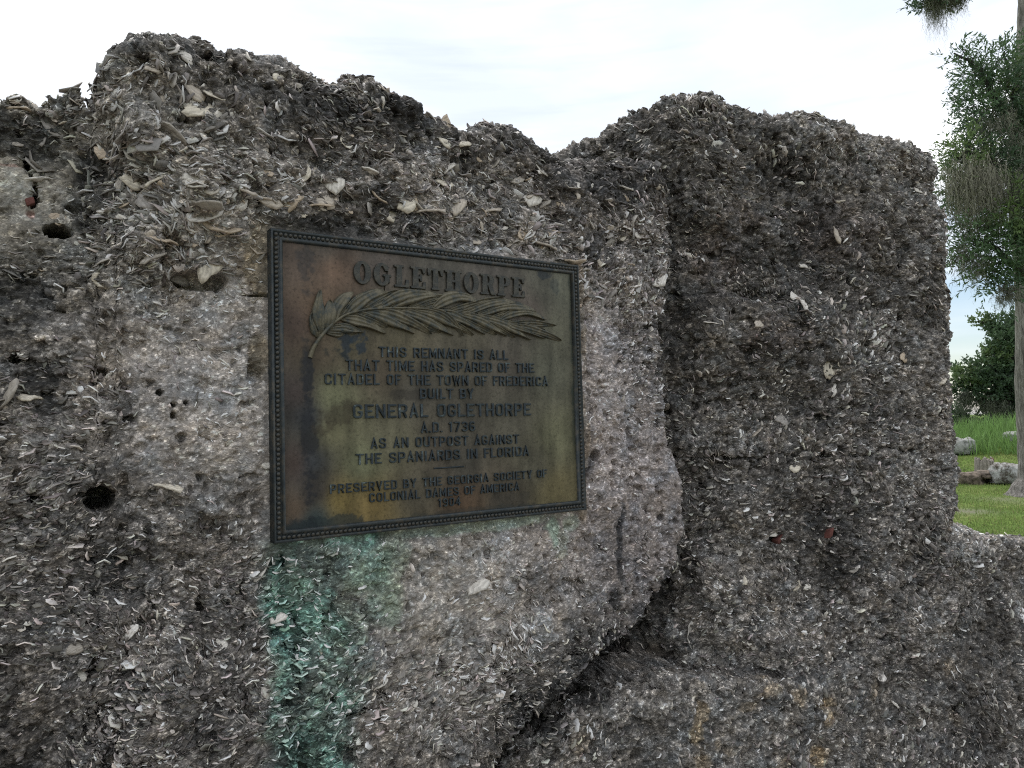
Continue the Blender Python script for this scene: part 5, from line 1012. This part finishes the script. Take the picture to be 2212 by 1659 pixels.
moss_beard('spanish_moss', mk([(2080, 545, 12.8), (2110, 560, 12.8)]), .5, 240, rt, .09, 'ragged Spanish moss strands trailing from the lower leafy limb beside the wall', colr=(.22, .22, .18))
moss_beard('spanish_moss', mk([(2165, 250, 13), (2190, 300, 13.2), (2130, 270, 13)]), .5, 220, rt, .10, 'thin Spanish moss strands inside the upper leaves of the near oak')
moss_beard('spanish_moss', mk([(2205, 250, 13.6), (2200, 380, 13.4), (2180, 420, 13)]), .5, 220, rt, .10, 'thin Spanish moss strands against the near trunk')
moss_beard('spanish_moss', mk([(2175, 620, 13), (2188, 630, 13), (2165, 640, 13)]), .32, 160, rt, .05, 'small tuft of Spanish moss below the lowest leaves of the near oak')

# far oak behind the tall grass
DF = 46.0; tb2 = at_dist(2165, 900, DF); tb2[2] = 0
T2 = empty('live_oak', tuple(tb2), 'dark spreading oak hung with moss beyond the tall grass', 'tree')
g1, g2, g3 = (.085, .135, .070), (.066, .105, .062), (.125, .18, .075)
CL2 = [(2118, 692, 14, 7, 46, .7, g3), (2145, 690, 14, 8, 46, .6, g3), (2170, 700, 30, 16, 46, 1, g1), (2190, 720, 30, 24, 46, 1, g1), (2165, 735, 22, 20, 45, 1, g1), (2152, 765, 20, 16, 45, 1, g3), (2190, 770, 30, 26, 46, 1, g2), (2140, 790, 24, 14, 45, .9, g1), (2085, 795, 18, 10, 46, .9, g1), (2090, 815, 22, 16, 45, 1, g3), (2115, 815, 26, 14, 45, 1, g1), (2150, 820, 30, 18, 45, 1, g2), (2080, 845, 14, 18, 45, 1, g2), (2190, 830, 30, 26, 46, 1, g2), (2130, 850, 24, 12, 45, .8, g2), (2170, 865, 34, 14, 46, .9, g2), (2145, 888, 16, 20, 46, .9, g2), (2190, 890, 20, 24, 46, .8, g2), (2082, 928, 24, 18, 48, 1.6, g2), (2120, 932, 26, 12, 48, 1.2, g2), (2040, 925, 30, 20, 48, 1.2, g2), (2064, 912, 20, 26, 47, 1.6, g1), (2066, 938, 22, 12, 47, 1.4, g2), (2170, 930, 40, 16, 48, .9, g2), (2240, 800, 60, 100, 48, 1, g2), (2270, 700, 60, 40, 48, .6, g1)]
B_, D_, C_ = twigs(CL2, None, 6300, rt, .34); V, Fc, cc = leaves(B_, D_, 6, .19, .055, rt, C_, .9)
link('crown', mesh_np('crown', V - tb2, Fc, mats=[M_LEAF], colors=cc), T2)
lims = []
tr = []
pf = np.array([at_dist(2165, 960, DF), at_dist(2163, 920, DF), at_dist(2168, 880, DF), at_dist(2172, 830, DF), at_dist(2180, 770, DF)]); pf[0, 2] = -.2
V, Fc = tube(pf, [.75, .6, .5, .4, .2], 14, .05, 3); link('trunk', mesh_np('trunk', V - tb2, Fc, mats=[M_BARKD], smooth=True), T2)
limb([(2168, 880, 46), (2145, 850, 45.5), (2110, 835, 45.2), (2080, 840, 45)], .22, .05, 11); limb([(2170, 840, 46), (2150, 790, 45.5), (2110, 805, 45.2), (2085, 800, 45.4)], .2, .04, 12)
limb([(2175, 800, 46), (2165, 740, 46), (2140, 700, 46), (2112, 693, 46)], .16, .04, 13); limb([(2168, 880, 46), (2200, 830, 46), (2215, 780, 46)], .2, .06, 14)
limb([(2075, 938, 44), (2095, 920, 44), (2112, 918, 44), (2122, 905, 44)], .05, .02, 15)
V, Fc = join(lims); link('limb', mesh_np('limb', V - tb2, Fc, mats=[M_BARKD], smooth=True), T2)
moss_beard('spanish_moss', mk([(2078, 855, 44.5), (2086, 850, 44.5), (2092, 852, 44.6)]), 1.5, 200, rt, .12, 'dark Spanish moss hanging over the sky gap on the left of the far oak', 3.2, (.10, .11, .085))
moss_beard('spanish_moss', mk([(2115, 862, 44.8), (2135, 868, 44.8), (2150, 870, 44.8), (2165, 872, 44.8)]), 1.3, 200, rt, .2, 'Spanish moss strands under the middle limbs of the far oak', 3.0, (.11, .12, .09))
moss_beard('spanish_moss', mk([(2095, 915, 45), (2120, 912, 45), (2145, 915, 45), (2165, 915, 45)]), 1.0, 260, rt, .3, 'pale Spanish moss low in the thicket under the far oak', 3.0, (.14, .145, .11))
